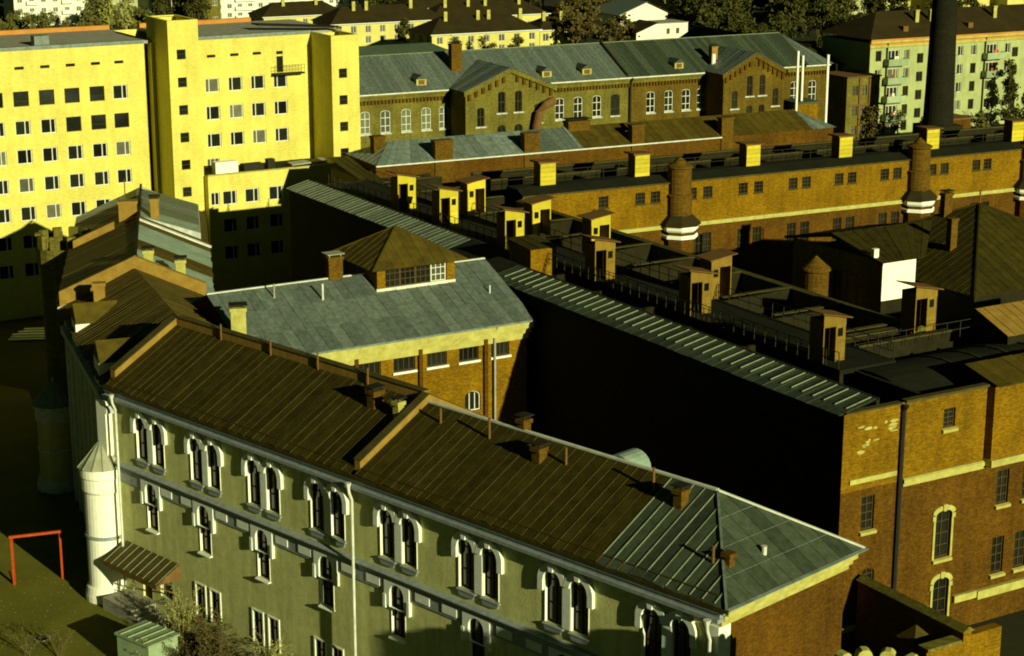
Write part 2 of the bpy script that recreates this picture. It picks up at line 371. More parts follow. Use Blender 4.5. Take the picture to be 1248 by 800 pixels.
q = MB(); wall(q, '-y', -.15, -1.0, 1.0, 1.7, 3.3, [(0,1.16,1.68,1.38,.57)], .16)
q.box(-1.0,-.95,-.148,0,1.702,3.298); q.box(.95,1.0,-.148,0,1.702,3.298); q.box(-.94,-.65,-.147,0,1.703,1.75); q.box(.65,.94,-.147,0,1.703,1.75)
q.box(.86,1.06,-.2,0,1.55,2.35); q.box(-1.06,-.86,-.2,0,1.55,2.35)
sur_low = q.mesh('surround', M['trim'])
q = MB(); q.prism([(-.62,-.24,-.12),(-.62,.13,-.12),(-.62,.13,.0),(-.62,-.2,-.05)], (1.24,0,0)); sill_low = q.mesh('sill', M['trim'])
q = MB()
for s in (-1,1):
    a, b = sorted((s*.45, s*.56)); q.box(a, b, -.06, .14, -.05, 2.0)
q.box(-.56,.56,-.06,.0,2.003,2.1); sur_gr = q.mesh('surround', M['white'])
t_top = wtemplate(1.2, 2.86, .6, (0.,), (.35,.78), 'framed', 'glass', .045)
t_low = wtemplate(1.15, 3.05, .57, (0.,), (.3,.7), 'framed', 'glass', .05)
t_gr = wtemplate(.9, 2.0, 0, (0.,), (.65,), 'framed', 'glass', .06)
def fwin(tpl, u, zs, extra=()):
    o = window(fb, tpl, '-x', 62.2, u, zs)
    for n_, me in extra: inst(o, n_, me, (0,0,0))
for k_, c in enumerate(h_top): fwin(t_top, c[0], c[2], extra=(('surround', sur_t[-1 if k_ % 2 == 0 else 1]), ('keystone', key_top), ('sill', sill_top), ('reveal', rev_top)))
for c in h_low: fwin(t_low, c[0], c[2], extra=(('surround', sur_low), ('sill', sill_low), ('reveal', rev_low)))
for c in h_gr: fwin(t_gr, c[0], c[2], extra=(('surround', sur_gr),))
window(fb, wtemplate(1.3,1.9,0,(0.,),(.6,),'frame','glass'), '-x', 62.2, 92.8, 1.5)
d = MB(); d.box(62.36,62.42,94.4,95.4,.9,3.1); dr = part(fb, 'door', d, 'wood')
d = MB(); d.box(62.28,62.36,94.55,94.62,1.8,2.05); part(dr, 'handle', d, 'capl')
# frieze, string course, cornice
q = MB(); e = [98.2]+[c for c in LOW]+[49.0]
for i in range(len(LOW)+1):
    hi = 98.2 if i == 0 else LOW[i-1]-1.02
    lo = LOW[i]+1.02 if i < len(LOW) else 49.0
    if hi-lo > .3: part(fb, 'frieze', MB().box(62.13, 62.21, lo, hi, 8.25, 9.15), 'zinc')
q = MB(); q.box(62.04,62.12,49,98,9.0,9.15)
for i in range(len(LOW)-1):
    mid = (LOW[i]+LOW[i+1])/2
    for s in (-1.05, 1.05):
        pq = MB(); pq.box(62.08, 62.15, mid+s-.55, mid+s+.55, 8.42, 8.92); part(fb, 'frieze_panel', pq, 'trim')
q.box(61.98, 62.2, 49.0, 98.2, 9.15, 9.32); q.prism([(61.86,49,9.33),(62.2,49,9.33),(62.2,49,9.5),(61.86,49,9.39)], (0,49.2,0)); part(fb, 'string_course', q, 'zinc')
q = MB(); q.box(62.06, 62.2, 48.9, 98.2, 13.45, 13.62); q.box(61.72, 62.2, 48.7, 98.2, 13.62, 13.8); q.box(61.95, 62.2, 48.75, 98.2, 13.8, 14.05); q.box(61.86, 62.2, 48.5, 98.2, 14.05, 14.3)
part(fb, 'cornice', q, 'zinc')
q = MB(); q.box(62.201, 72.0, 48.82, 48.99, 13.3, 13.6); q.box(62.201, 72.1, 48.65, 48.99, 13.6, 13.9); q.box(62.201, 72.2, 48.45, 48.99, 13.9, 14.3); part(fb, 'end_cornice', q, 'creamtrim', 'cream plaster cornice on the brick end wall')
q = MB(); q.box(62.02,62.9,48.85,49.5,0,13.3); part(fb, 'corner_pilaster', q, 'trim')
q = MB(); q.box(61.72,62.6,97.9,98.9,7.0,13.4); part(fb, 'corner_pilaster', q, 'white')
# roof
EZ, RZ, RX = 14.36, 17.3, 67.4
rf = part(fb, 'roof', slab([(61.9,98.3,EZ),(61.9,48.4,EZ),(72.4,48.4,EZ),(72.4,98.3,EZ)], .02).prism([(61.9,48.4,EZ-.01),(72.4,48.4,EZ-.01),(72.4,98.3,EZ-.01),(61.9,98.3,EZ-.01)], (0,0,.005)), 'roofbrown')
panels(rf, (61.85,98.0,EZ), (61.85,74.35,EZ), (RX,74.35,RZ), (RX,98.0,RZ), 33, 'roofbrown', 'seambr', .03, .022)
panels(rf, (61.85,73.9,EZ), (61.85,53.4,EZ), (RX,53.4,RZ), (RX,73.9,RZ), 29, 'roofbrown', 'seambr', .03, .022, m2='roofgreen', m2at=lambda i, n: i >= n-4)
for i in range(5):   # pale standing seams of the newer green sheets
    y = 53.4+i*.707; s = MB(); s.bar((62.3,y,EZ+.30), (RX,y,RZ+.05), .045, .045); part(rf, 'seam', s, 'seamhi')
panels(rf, (61.85,53.4,EZ), (61.85,48.3,EZ), (61.85,48.3,EZ), (RX,53.4,RZ), 7, 'roofgreen', None)
for i in range(1,7):
    y = 53.4-i*.72; t = 1-i*.72/5.1; s = MB(); s.bar((61.95,y,EZ+.1), (61.85+(RX-61.85)*t,y,EZ+(RZ-EZ)*t+.05), .045, .045); part(rf, 'seam', s, 'seamhi')
tri_panels(rf, (61.85,48.3,EZ), (72.5,48.3,EZ), (RX,53.4,RZ), 11, 'roofgreen')
for i in range(1,4):
    k = i/4; s = MB(); s.bar((61.85+5.55*k,48.3+5.1*k,EZ+2.94*k+.05), (72.5-5.1*k,48.3+5.1*k,EZ+2.94*k+.05), .03, .03); part(rf, 'seam', s, 'roofgrey')
q = MB(); q.poly([(72.5,48.3,EZ),(72.5,98,EZ),(RX,98,RZ),(RX,53.4,RZ)]); part(rf, 'rear_slope', q, 'roofgreen')
q = MB(); q.bar((RX,73.9,RZ+.08),(RX,53.4,RZ+.08),.22,.1); part(rf, 'ridge_cap', q, 'capl')
q = MB(); q.bar((RX,53.4,RZ+.08),(72.5,48.3,EZ+.06),.16,.08); part(rf, 'hip_cap', q, 'capl')
q = MB(); q.bar((RX,53.4,RZ+.06),(61.85,48.3,EZ+.06),.12,.08); part(rf, 'hip_cap', q, 'roofgrey')
q = MB(); q.box(61.8,61.9,48.2,98.3,EZ-.16,EZ+.0); part(rf, 'eave_flashing', q, 'roofbrown'); q = MB(); q.bar((62.35,98.2,EZ+.32),(62.35,49.2,EZ+.32),.06,.07); part(rf, 'eave_gutter', q, 'roofbrown')
q = MB(); q.prism([(61.855,48.12,EZ-.02),(72.6,48.12,EZ-.02),(72.6,48.3,EZ+.02),(61.855,48.3,EZ+.02)], (0,0,.04)); part(rf, 'eave_flashing', q, 'rooflight')
# fire walls
def firewall(par, y, th, xs, m='ochre', capm='yardlit', up=.5):
    x0, x1, x2 = xs
    def zr(x): return EZ+(RZ-EZ)*(1-abs(x-RX)/5.55)
    q = MB(); pts = [(x0,y,zr(x0)-.2), (x0,y,zr(x0)+up), (x1,y,zr(x1)+up)] + ([(x2,y,zr(x2)+up), (x2,y,zr(x2)-.2)] if x2 else []) + [(x1,y,zr(x1)-.4)]
    q.prism(pts, (0,th,0)); o = part(par, 'fire_wall', q, m)
    c = MB(); c.prism([(x0,y-.06,zr(x0)+up), (x1,y-.06,zr(x1)+up), (x1,y-.06,zr(x1)+up+.06), (x0,y-.06,zr(x0)+up+.06)], (0,th+.12,0))
    if x2: c.prism([(x1+.001,y-.06,zr(x1)+up), (x2,y-.06,zr(x2)+up), (x2,y-.06,zr(x2)+up+.06), (x1+.001,y-.06,zr(x1)+up+.06)], (0,th+.12,0))
    part(o, 'capping', c, capm); return o
firewall(fb, 73.92, .45, (62.3, RX, 71.8))
firewall(fb, 97.9, .5, (62.6, RX, 71.8))
q = MB(); q.box(RX, RX+.4, 74.4, 97.85, RZ-.3, RZ+.55); rw = part(fb, 'ridge_wall', q, 'ochre')
q = MB(); q.box(RX-.06, RX+.46, 74.4, 97.85, RZ+.551, RZ+.6); part(rw, 'capping', q, 'yardlit')
for y in (93, 88, 83.5, 79): pipe(fb, RX-.1, y, RZ-.1, RZ+1.0, .06)
chimney(fb, 66.3, 77.2, 16.2, 17.6, .75, .6); chimney(fb, 66.0, 74.9, 16.3, 17.5, .45, .45, 'creamtrim')
chimney(fb, 66.1, 64.1, 16.2, 17.35, .6, .55); chimney(fb, 67.6, 66.7, 16.9, 17.95, .55, .5); chimney(fb, 66.1, 54.6, 16.2, 17.45, .55, .5)
chimney(fb, 64.2, 50.1, 15.0, 16.0, .4, .4, cap=False)
for x, y, h in ((66.4,68.1,1.15),(66.3,62.4,.95),(66.4,56.6,1.2),(63.8,50.7,.85),(66.4,71.9,.9)): pipe(fb, x, y, EZ+(x-61.85)*.53, EZ+(x-61.85)*.53+h)
pipe(fb, 66.6, 49.9, 14.9, 15.7, .12, 'capl')
# half-round metal vent cowl behind the ridge
cw = MB()
for k in range(10):
    a, b = math.pi*k/10, math.pi*(k+1)/10
    cw.prism([(69.2,61.4-.95*math.cos(a),15.95+.85*math.sin(a)), (69.2,61.4-.95*math.cos(b),15.95+.85*math.sin(b)), (69.2,61.4-.85*math.cos(b),15.95+.75*math.sin(b)), (69.2,61.4-.85*math.cos(a),15.95+.75*math.sin(a))], (1.5,0,0))
cw.prism([(69.3,61.4-.84*math.cos(math.pi*k/10),15.95+.74*math.sin(math.pi*k/10)) for k in range(11)], (.05,0,0))
part(fb, 'roof_vault', cw, 'roofblue')
# drain pipes with hopper heads
def drain(par, x, y, z0, z1, m='capl', r=.085):
    q = MB(); q.tube([(x-.35,y,z1+.2),(x-.3,y,z1-.15),(x-.12,y,z1-.6),(x-.12,y,z1-1),(x-.12,y,z0+.3),(x-.35,y,z0)], [r]*6, 8); o = part(par, 'drain_pipe', q, m)
    k = MB(); k.tube([(x-.35,y,z1+.15),(x-.35,y,z1+.45)], [r*1.1,r*2.2], 8); part(o, 'hopper', k, m); return o
drain(fb, 61.85, 74.0, .2, 13.6); drain(fb, 61.85, 96.75, 1.0, 13.7); drain(fb, 61.9, 49.15, .2, 13.3)
# entrance canopy and steps
cp = thing('entrance_canopy', 'slanting sheet metal canopy over the side door of the grey stucco building', 'canopy', 'F', (62.0, 94, 0))
q = MB(); q.prism([(62.15,91.2,4.2),(62.15,97.0,4.2),(60.4,97.0,3.3),(60.4,91.2,3.3)], (0,0,.06)); cr = part(cp, 'canopy_roof', q, 'roofrust')
for i in range(9):
    y = 91.3+i*.7; s = MB(); s.bar((62.13,y,4.28),(60.4,y,3.38),.04,.035); part(cr, 'seam', s, 'seamhi')
q = MB(); q.prism([(62.15,91.2,4.2),(60.4,91.2,3.3),(62.15,91.2,3.3)], (0,.05,0)); q.prism([(62.15,96.95,4.2),(60.4,96.95,3.3),(62.15,96.95,3.3)], (0,.05,0)); q.box(60.38,60.44,91.2,97,3.05,3.3); part(cp, 'fascia', q, 'wood')
for y in (91.3, 96.9):
    q = MB(); q.bar((60.5,y,3.2),(62.1,y,2.2),.08); part(cp, 'bracket', q, 'wood')
st = thing('entrance_steps', 'short concrete flight of steps under the sheet metal canopy', 'steps', 'F', (61, 93.5, 0))
q = MB(); q.box(60.3,62.15,94.0,97.2,.005,.85); part(st, 'landing', q, 'conc')
for i in range(5):
    q = MB(); q.box(60.3,61.9,93.998-.36*(i+1),93.995-.36*i,.004,.85-.16*(i+.5)); part(st, 'step', q, 'conc')
# ================================================================ round towers
def round_tower(name, label, x, y, r, zb, zt, wm, trimm, roofm, base=True):
    t = thing(name, label, 'tower', '0', (x, y, 0), 'round corner towers')
    q = MB(); q.lathe(x, y, [(r*1.0,.9),(r,zb)], 32); part(t, 'shaft', q, wm)
    q = MB(); q.lathe(x, y, [(r*1.22,0),(r*1.22,.35),(r*1.12,.9),(r*1.0,1.0)], 32); part(t, 'plinth', q, trimm)
    q = MB(); q.lathe(x, y, [(r,zb*.58-.06),(r*1.07,zb*.58),(r*1.07,zb*.58+.16),(r,zb*.58+.2)], 32); part(t, 'band', q, 'zinc' if wm == 'white' else 'pale')
    q = MB(); q.lathe(x, y, [(r,zb-.1),(r*1.1,zb+.1),(r*1.1,zb+.9),(r*1.16,zb+1.0),(r*1.16,zt),(r*1.0,zt)], 32); part(t, 'parapet_ring', q, trimm)
    n = 14; rr = r*1.26; h = zt+r*1.35
    c = MB(); c.lathe(x, y, [(rr,zt-.04),(.02,h-.05)], n); cone = part(t, 'cone_roof', c, roofm)
    for k in range(n):
        a = 2*math.pi*k/n; s = MB(); s.bar((x+rr*math.cos(a),y+rr*math.sin(a),zt),(x,y,h),.05,.05); part(cone, 'seam', s, 'seamhi')
    c = MB(); c.tube([(x,y,h-.1),(x,y,h+.15)],[.07,.03],8); part(cone, 'finial', c, 'capl'); return t
round_tower('round_tower', 'sunlit white round tower with small cone roof at the corner of the stucco building', -26.1, 113.6, 1.28, 7.4, 9.05, 'white', 'white', 'conerf')
round_tower('round_tower', 'shaded ochre round tower with cone roof against the pilastered facade', -34.3, 134.6, 1.32, 5.4, 6.7, 'buff', 'pale', 'rooflight')
# ================================================================ pilastered building (frame L)
pb = thing('pilastered_building', 'old prison range with pilastered shaded facade and patchwork sheet roofs at left', 'building', 'L', (-4, 150, 0))
w = MB(); wall(w, '-x', -8.9, 137, 169, 0, 14.6, [(y,.9,6.5,2.6,.3) for y in range(140,168,5)]+[(y,.9,1.5,2.2) for y in range(140,168,5)], .3); part(pb, 'facade', w, 'buff')
tp = wtemplate(.9,2.6,.3,(0.,),(.5,),'framed','glass',.06); tq = wtemplate(.9,2.2,0,(0.,),(.5,),'framed','glass',.06)
for y in range(140,168,5): window(pb, tp, '-x', -8.9, y, 6.5); window(pb, tq, '-x', -8.9, y, 1.5)
w = MB(); wall(w, '-y', 137, -8.9, 1.4, 0, 14.6); wall(w, '+y', 169, -8.9, 1.4, 0, 14.6); wall(w, '+x', 1.4, 137, 169, 0, 14.6)
for yy in (137, 169): w.poly([(-8.9,yy,14.6),(1.4,yy,14.6),(-3.9,yy,17.1)])
part(pb, 'wall', w, 'brick')
for i in range(13):
    y = 138.2+i*2.6; q = MB(); q.box(-9.25,-8.88,y-.28,y+.28,0,13.4); q.box(-9.35,-8.87,y-.4,y+.4,13.4,13.8); part(pb, 'pilaster', q, 'pale')
q = MB(); q.box(-9.4,-8.86,137,169,13.8,14.2); q.box(-9.6,-8.86,137,169,14.2,14.55); part(pb, 'cornice', q, 'pale')
r1 = part(pb, 'roof', slab([(-9.7,137.3,14.6),(-3.9,137.3,17.15),(1.7,137.3,14.7),(1.7,169,14.7),(-3.9,169,17.15),(-9.7,169,14.6)], .05), 'roofrust')
EL, ER, RG = (-9.7,14.68), (1.8,14.7), (-3.9,17.25)
panels(r1, (-9.7,154.9,14.68), (-9.7,137.5,14.68), (-3.9,137.5,17.25), (-3.9,154.9,17.25), 9, 'roofrust', 'same', .03, .012)
panels(r1, (-9.7,169,14.68), (-9.7,155.5,14.68), (-3.9,155.5,17.25), (-3.9,169,17.25), 8, 'roofrust', 'same', .03, .012, m2='roofblue', m2at=lambda i, n: i < 2)
panels(r1, (1.8,137.5,14.7), (1.8,154.0,14.7), (-3.9,154.0,17.25), (-3.9,137.5,17.25), 9, 'roofrust', 'same', .03, .01, m2='roofblue', m2at=lambda i, n: i in (0,1,2,5,6,7))
panels(r1, (1.0,156.5,15.5), (1.0,169,15.5), (-3.9,169,17.1), (-3.9,156.5,17.1), 8, 'roofblue', 'same', .03, .01, m2='roofgrey', m2at=lambda i, n: i > 1)
q = MB(); q.prism([(1.0,156.4,15.5),(-3.9,156.4,17.1),(-3.9,156.4,17.0),(1.0,156.4,14.9)], (0,.1,0)); q.prism([(1.0,156.4,15.5),(1.0,156.4,14.6),(1.0,169,14.6),(1.0,169,15.5)], (.1,0,0)); part(r1, 'roof_step', q, 'pale')
q = MB(); q.bar((1.9,154.05,14.78),(-3.9,154.05,17.35),.5,.14); part(r1, 'verge_cap', q, 'capl')
q = MB(); q.bar((-3.9,137.5,17.3),(-3.9,169,17.5),.2,.1); part(r1, 'ridge_cap', q, 'dark')
def gwall(par, y, th, x0, x1, x2, up, m='ochre'):
    def zr(x): return 17.2-(-3.9-x)*.443 if x < -3.9 else 17.2-(x+3.9)*.443
    q = MB(); q.prism([(x0,y,zr(x0)-.3),(x0,y,zr(x0)+up),(x1,y,zr(x1)+up)]+([(x2,y,zr(x2)+up),(x2,y,zr(x2)-.3)] if x2 else [])+[(x1,y,zr(x1)-.3)], (0,th,0)); return part(par, 'fire_wall', q, m)
gwall(pb, 136.6, .55, -9.4, -3.9, 1.2, .85); gwall(pb, 154.9, .5, -9.3, -5.9, None, .7); gwall(pb, 169, .4, -9.2, -3.9, 1.0, .03, 'pale')
chimney(pb, -4.8, 157.2, 16.2, 18.3, 1.5, .9, 'ochre', False); chimney(pb, -2.6, 157.3, 16.0, 18.4, .7, .7, 'ochre'); chimney(pb, -2.9, 137.9, 16.2, 18.2, .7, .6, 'creamtrim'); chimney(pb, -.6, 138.3, 15.4, 17.3, .7, .6, 'creamtrim')
pipe(pb, -5.0, 158.2, 16.4, 19.9, .05)
# crenellated corner tower
ct = thing('crenellated_tower', 'shaded crenellated tower rising at the far corner of the pilastered range', 'tower', 'L', (-10.2, 158.5, 0))
q = MB(); q.lathe(-10.2,158.5,[(2.1,0),(2.1,12.6),(2.35,13.0),(2.35,14.4),(1.95,14.4),(1.95,13.6),(.1,13.6)],20); part(ct, 'shaft', q, 'bricky')
for k in range(10):
    a = 2*math.pi*k/10; ca, sa = math.cos(a), math.sin(a); q = MB()
    q.prism([(-10.2+r*ca-s*.36*sa, 158.5+r*sa+s*.36*ca, 14.39) for r, s in ((1.95,-1),(2.36,-1),(2.36,1),(1.95,1))], (0,0,1.15)); part(ct, 'merlon', q, 'bricky')
# ================================================================ corner link with ribbed roof (frame L)
lk = thing('corner_link', 'wedge shaped corner block with ribbed brown roof between stucco and pilastered buildings', 'building', 'L', (-4, 127, 0))
A, B = Vector((-5.0,115.6)), Vector((-8.9,136.5)); n = (B-A).normalized(); out = Vector((-n.y, n.x))
Z1 = 13.7
q = MB()
q.poly([(A.x,A.y,0),(B.x,B.y,0),(B.x,B.y,Z1),(A.x,A.y,Z1)]); q.poly([(4.2,121.2,0),(1.4,136.5,0),(1.4,136.5,Z1),(4.2,121.2,Z1)])
q.poly([(A.x,A.y,0),(4.2,121.2,0),(4.2,121.2,Z1),(A.x,A.y,Z1)])
part(lk, 'wall', q, 'buff')
for i in range(9):
    p = A+n*(1.2+i*2.35); q = MB(); a = p-n*.3; b = p+n*.3; o_ = out*.4
    q.prism([(a.x,a.y,0),(b.x,b.y,0),(b.x+o_.x,b.y+o_.y,0),(a.x+o_.x,a.y+o_.y,0)], (0,0,12.6)); part(lk, 'pilaster', q, 'pale')
q = MB(); o_ = out*.55; q.prism([(A.x,A.y,12.6),(B.x,B.y,12.6),(B.x+o_.x,B.y+o_.y,12.6),(A.x+o_.x,A.y+o_.y,12.6)], (0,0,.5)); part(lk, 'cornice', q, 'pale')
rl = part(lk, 'roof', slab([(A.x,A.y,Z1),(B.x,B.y,Z1),(1.4,136.5,Z1),(4.2,121.2,Z1)], .1), 'roofrust')
E0, E1 = (A.x-.6,A.y+.4,Z1+.05), (B.x-.6,B.y,Z1+.55); G0, G1 = (-.1,118.4,17.0), (-3.9,136.4,17.15)
panels(rl, E1, E0, G0, G1, 40, 'roofrust', 'same', .035, .03)
panels(rl, (4.6,121.4,14.2), (1.7,136.4,14.6), G1, G0, 22, 'roofrust', 'same', .035, .03)
q = MB(); q.poly([E0,G0,(4.6,121.4,14.2),(4.2,121.2,Z1),(A.x,A.y,Z1)]); part(lk, 'gable', q, 'ochre')
for k, (u, ww) in enumerate(((5.0,2.2),(15.5,2.0))):   # attic dormers standing on the shaded facade
    p = A+n*u; hd = MB(); a = p-n*ww/2+out*.3; b = p+n*ww/2+out*.3; c = b-out*3.0; d_ = a-out*3.0
    hd.prism([(a.x,a.y,13.2),(b.x,b.y,13.2),(c.x,c.y,13.2),(d_.x,d_.y,13.2)], (0,0,1.7)); o = part(lk, 'dormer', hd, 'white')
    m_ = (a+b)/2; mm = (c+d_)/2; e_ = n*.3
    r_ = MB(); r_.prism([(a.x-e_.x,a.y-e_.y,14.91),(m_.x,m_.y,16.0),(m_.x,m_.y,16.1),(a.x-e_.x,a.y-e_.y,15.0)], (-out*3.1).to_3d()); r_.prism([(b.x+e_.x,b.y+e_.y,14.91),(m_.x,m_.y,16.0),(m_.x,m_.y,16.1),(b.x+e_.x,b.y+e_.y,15.0)], (-out*3.1).to_3d())
    r_.prism([(a.x,a.y,14.9),(m_.x,m_.y,15.95),(b.x,b.y,14.9)], (-out*.1).to_3d()); part(o, 'dormer_roof', r_, 'roofrust')
chimney(lk, 3.1, 123.0, 14.5, 17.3, 1.0, .8, 'creamtrim'); chimney(lk, -6.4, 134.0, 15.2, 16.8, .8, .6, 'ochre', False)
# ================================================================ grey roofed building (frame M)
gb = thing('grey_roofed_building', 'brick building with weathered grey sheet roof and cream cornice behind the front building', 'building', 'M', (58, 118, 0))
gw = [(55.7,1.7),(58.4,1.7),(61.0,1.6),(63.6,1.6),(66.2,1.5)]
gh = [(x,wd_,11.4,1.0) for x, wd_ in gw]+[(63.9,1.3,7.6,1.5,.4),(59.5,1.3,7.6,1.5,.4),(55.5,1.3,7.6,1.5,.4)]
w = MB(); wall(w, '-y', 112.7, 46.5, 68.4, 0, 12.45, gh, .3); part(gb, 'front_wall', w, 'brickhi')
w = MB(); wall(w, '+y', 126, 46.5, 68.4, 0, 13.9); wall(w, '-x', 46.5, 112.7, 126, 0, 13.9); wall(w, '+x', 68.4, 112.7, 126, 0, 13.9); w.poly([(68.4,112.7,13.9),(68.4,126,13.9),(68.4,119.3,16.9)]); w.poly([(46.5,112.7,13.9),(46.5,126,13.9),(46.5,119.3,16.9)]); part(gb, 'wall', w, 'brick')
q = MB(); q.box(46.5,68.5,112.55,112.72,12.45,12.9); q.box(46.5,68.6,112.35,112.72,12.9,13.3); q.box(46.5,68.7,112.15,112.72,13.3,13.8); part(gb, 'cornice', q, 'creamtrim')
sg = {}
for x, wd_ in gw:
    s = MB(); s.box(-wd_/2-.1,wd_/2+.1,-.16,.13,-.16,0); window(gb, wtemplate(wd_,1.0,0,(-.25,0.,.25),(),'framed','glass',.06), '-y', 112.7, x, 11.4, extra=(('sill', s.mesh('sill', M['trim'])),))
for x in (63.9,59.5,55.5): window(gb, wtemplate(1.3,1.5,.4,(-.17,.17),(),'frame','glass',.07), '-y', 112.7, x, 7.6)
for x in (54.6,59.6,64.9):
    q = MB(); q.box(x-.14,x+.14,112.45,112.68,0,13.2); part(gb, 'pilaster', q, 'brick')
q = MB(); q.tube([(65.6,112.0,13.9),(65.6,112.45,13.2),(65.6,112.45,2)],[.09]*3,8); part(gb, 'drain_pipe', q, 'conc')
r2 = part(gb, 'roof', slab([(46.5,112.0,13.9),(68.6,112.0,13.9),(68.6,119.3,16.95),(68.6,126.3,13.9),(46.5,126.3,13.9),(46.5,119.3,16.95)], .04), 'roofgrey')
panels(r2, (46.5,111.95,13.95), (68.7,111.95,13.95), (68.7,119.3,17.02), (46.5,119.3,17.02), 26, 'roofgrey', 'same', .035, .03, rows=3)
q = MB(); q.poly([(46.5,126.4,13.95),(68.7,126.4,13.95),(68.7,119.3,17.02),(46.5,119.3,17.02)]); part(r2, 'rear_slope', q, 'roofgrey')
q = MB(); q.bar((46.5,119.3,17.07),(68.7,119.3,17.07),.22,.08); part(r2, 'ridge_cap', q, 'capl')
q = MB(); q.box(46.5,68.7,111.85,112.0,13.82,13.96); part(r2, 'gutter', q, 'rooflight')
# lantern
ln = part(gb, 'roof_lantern', MB().box(58.7,64.9,117.25,122.9,15.6,16.35), 'brick', 'square roof lantern with brown pyramid roof')
q = MB()
for x in (58.62,64.3):
    for y in (117.15,122.5): part(ln, 'corner_pier', MB().box(x,x+.65,y,y+.45,15.7,17.9), 'brickhi')
q = MB(); q.box(58.55,65.0,117.1,117.24,16.0,16.35); part(ln, 'sill', q, 'capl')
for k in range(4):
    x0 = 59.3+k*1.25
    window_me = wtemplate(1.2,1.5,0,(-.17,.17),(.33,.66),'frame' if k == 3 else 'framed','glassg' if k == 3 else 'glass',.06)
    o = inst(ln, 'window', window_me[0], (x0+.6-ORG[gb.name][0], 117.15-ORG[gb.name][1], 16.35), 0, False)
    o2 = inst(ln, 'pane', window_me[1], (x0+.6-ORG[gb.name][0], 117.15-ORG[gb.name][1], 16.35), 0, False)
q = MB(); q.box(58.7,58.85,117.6,122.5,16.3,17.9); q.box(64.75,64.9,117.6,122.5,16.3,17.9); q.box(58.7,64.9,122.6,122.75,16.3,17.9); part(ln, 'louvre', q, 'wood')
ap = (61.6,120.0,20.1); ee = [(57.9,116.4,17.85),(65.7,116.4,17.85),(65.7,123.6,17.85),(57.9,123.6,17.85)]
q = MB(); q.poly(ee); lr = part(ln, 'pyramid_soffit', q, 'wood')
for i in range(4): tri_panels(ln, ee[i], ee[(i+1) % 4], ap, 9, 'roofrust')
for i in range(4):
    q = MB(); q.bar(Vector(ee[i])+Vector((0,0,.05)), Vector(ap)+Vector((0,0,.05)), .1, .07); part(ln, 'hip_cap', q, 'roofrust')
chimney(gb, 56.3, 119.5, 16.6, 18.6, 1.1, .9, 'chim', True, capm='conc'); pipe(gb, 54.3, 117.1, 16.0, 17.3, .08, 'capl'); pipe(gb, 51.0, 118.0, 16.4, 17.5, .07, 'conc'); pipe(gb, 66.9, 115.4, 15.2, 16.0, .06, 'capl')
# ================================================================ cell block around the court (frames M and W)
wb = thing('cell_block', 'long brick cell block with shaded side wall, ribbed roof strip and rooftop exercise yards', 'building', 'M', (78, 100, 0))
FZ = 13.0
bw = [(71.45,1.0,8.1,2.1), (71.7,1.0,4.0,1.6,.3), (77.55,1.3,5.1,3.1,.3), (77.65,1.3,.7,3.1,.4), (82.4,1.0,7.7,2.2), (84.6,1.0,7.7,2.2), (82.35,1.0,3.1,2.4), (84.3,1.0,3.1,2.4), (77.55,.95,13.45,1.2),
      (88,1,7.7,2.2), (90.5,1,7.7,2.2), (88,1,3.1,2.4), (90.5,1,3.1,2.4)]
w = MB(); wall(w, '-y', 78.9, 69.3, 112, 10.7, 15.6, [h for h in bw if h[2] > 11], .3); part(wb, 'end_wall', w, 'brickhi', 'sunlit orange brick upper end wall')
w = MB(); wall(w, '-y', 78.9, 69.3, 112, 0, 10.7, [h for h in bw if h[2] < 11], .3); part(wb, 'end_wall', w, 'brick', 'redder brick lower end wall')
w = MB(); wall(w, '-x', 69.3, 78.9, 123, 0, 15.5); wall(w, '-y', 123, 69.3, 71.3, 14, 15.5); wall(w, '-x', 71.3, 123, 160.5, 0, 15.5); wall(w, '+y', 160.5, 71.3, 86.4, 0, 15.6); part(wb, 'side_wall', w, 'shadebrick')
w = MB(); w.box(86.0, 86.4, 92, 143.5, 0, 15.62); w.box(86.001, 112, 91.6, 92.0, 0, 15.62); w.box(111.6, 112, 79, 91.5, 0, 15.6); part(wb, 'court_wall', w, 'bricky')
def bsur(wd_, h, arch, sill=True):
    q = MB(); ai = arcpts(0, wd_, h, arch, 10); ao = arcpts(0, wd_+.56, h+.3, arch+.16, 10)
    for k in range(10): q.prism([(ai[k][0],-.1,ai[k][1]), (ai[k+1][0],-.1,ai[k+1][1]), (ao[k+1][0],-.1,ao[k+1][1]), (ao[k][0],-.1,ao[k][1])], (0,.1,0))
    for s_ in (-1,1):
        a, b = sorted((s_*wd_/2, s_*(wd_/2+.16))); q.box(a, b, -.08, 0, -.02, h-arch-.3)
        a, b = sorted((s_*wd_/2, s_*(wd_/2+.28))); q.box(a, b, -.1, 0, h-arch-.3, h-arch-.002)
    q.prism([(-.12,-.17,h-.05),(.12,-.17,h-.05),(.17,-.17,h+.38),(-.17,-.17,h+.38)], (0,.17,0))
    return q.mesh('surround', M['creamtrim'])
def bsill(wd_):
    q = MB(); q.prism([(-wd_/2-.12,-.2,-.26),(-wd_/2-.12,.1,-.26),(-wd_/2-.12,.1,.0),(-wd_/2-.12,-.2,-.08)], (wd_+.24,0,0)); return q.mesh('sill', M['creamtrim'])
for k, h in enumerate(bw):
    ex = [('sill', bsill(h[1]))]
    if k in (2,3): ex.append(('surround', bsur(h[1], h[3], h[4])))
    window(wb, wtemplate(h[1], h[3], h[4] if len(h) > 4 else 0, (0.,), (.25,.5,.75), 'framed', 'glass', .07), '-y', 78.9, h[0], h[2], extra=ex)
rdp = random.Random(4)
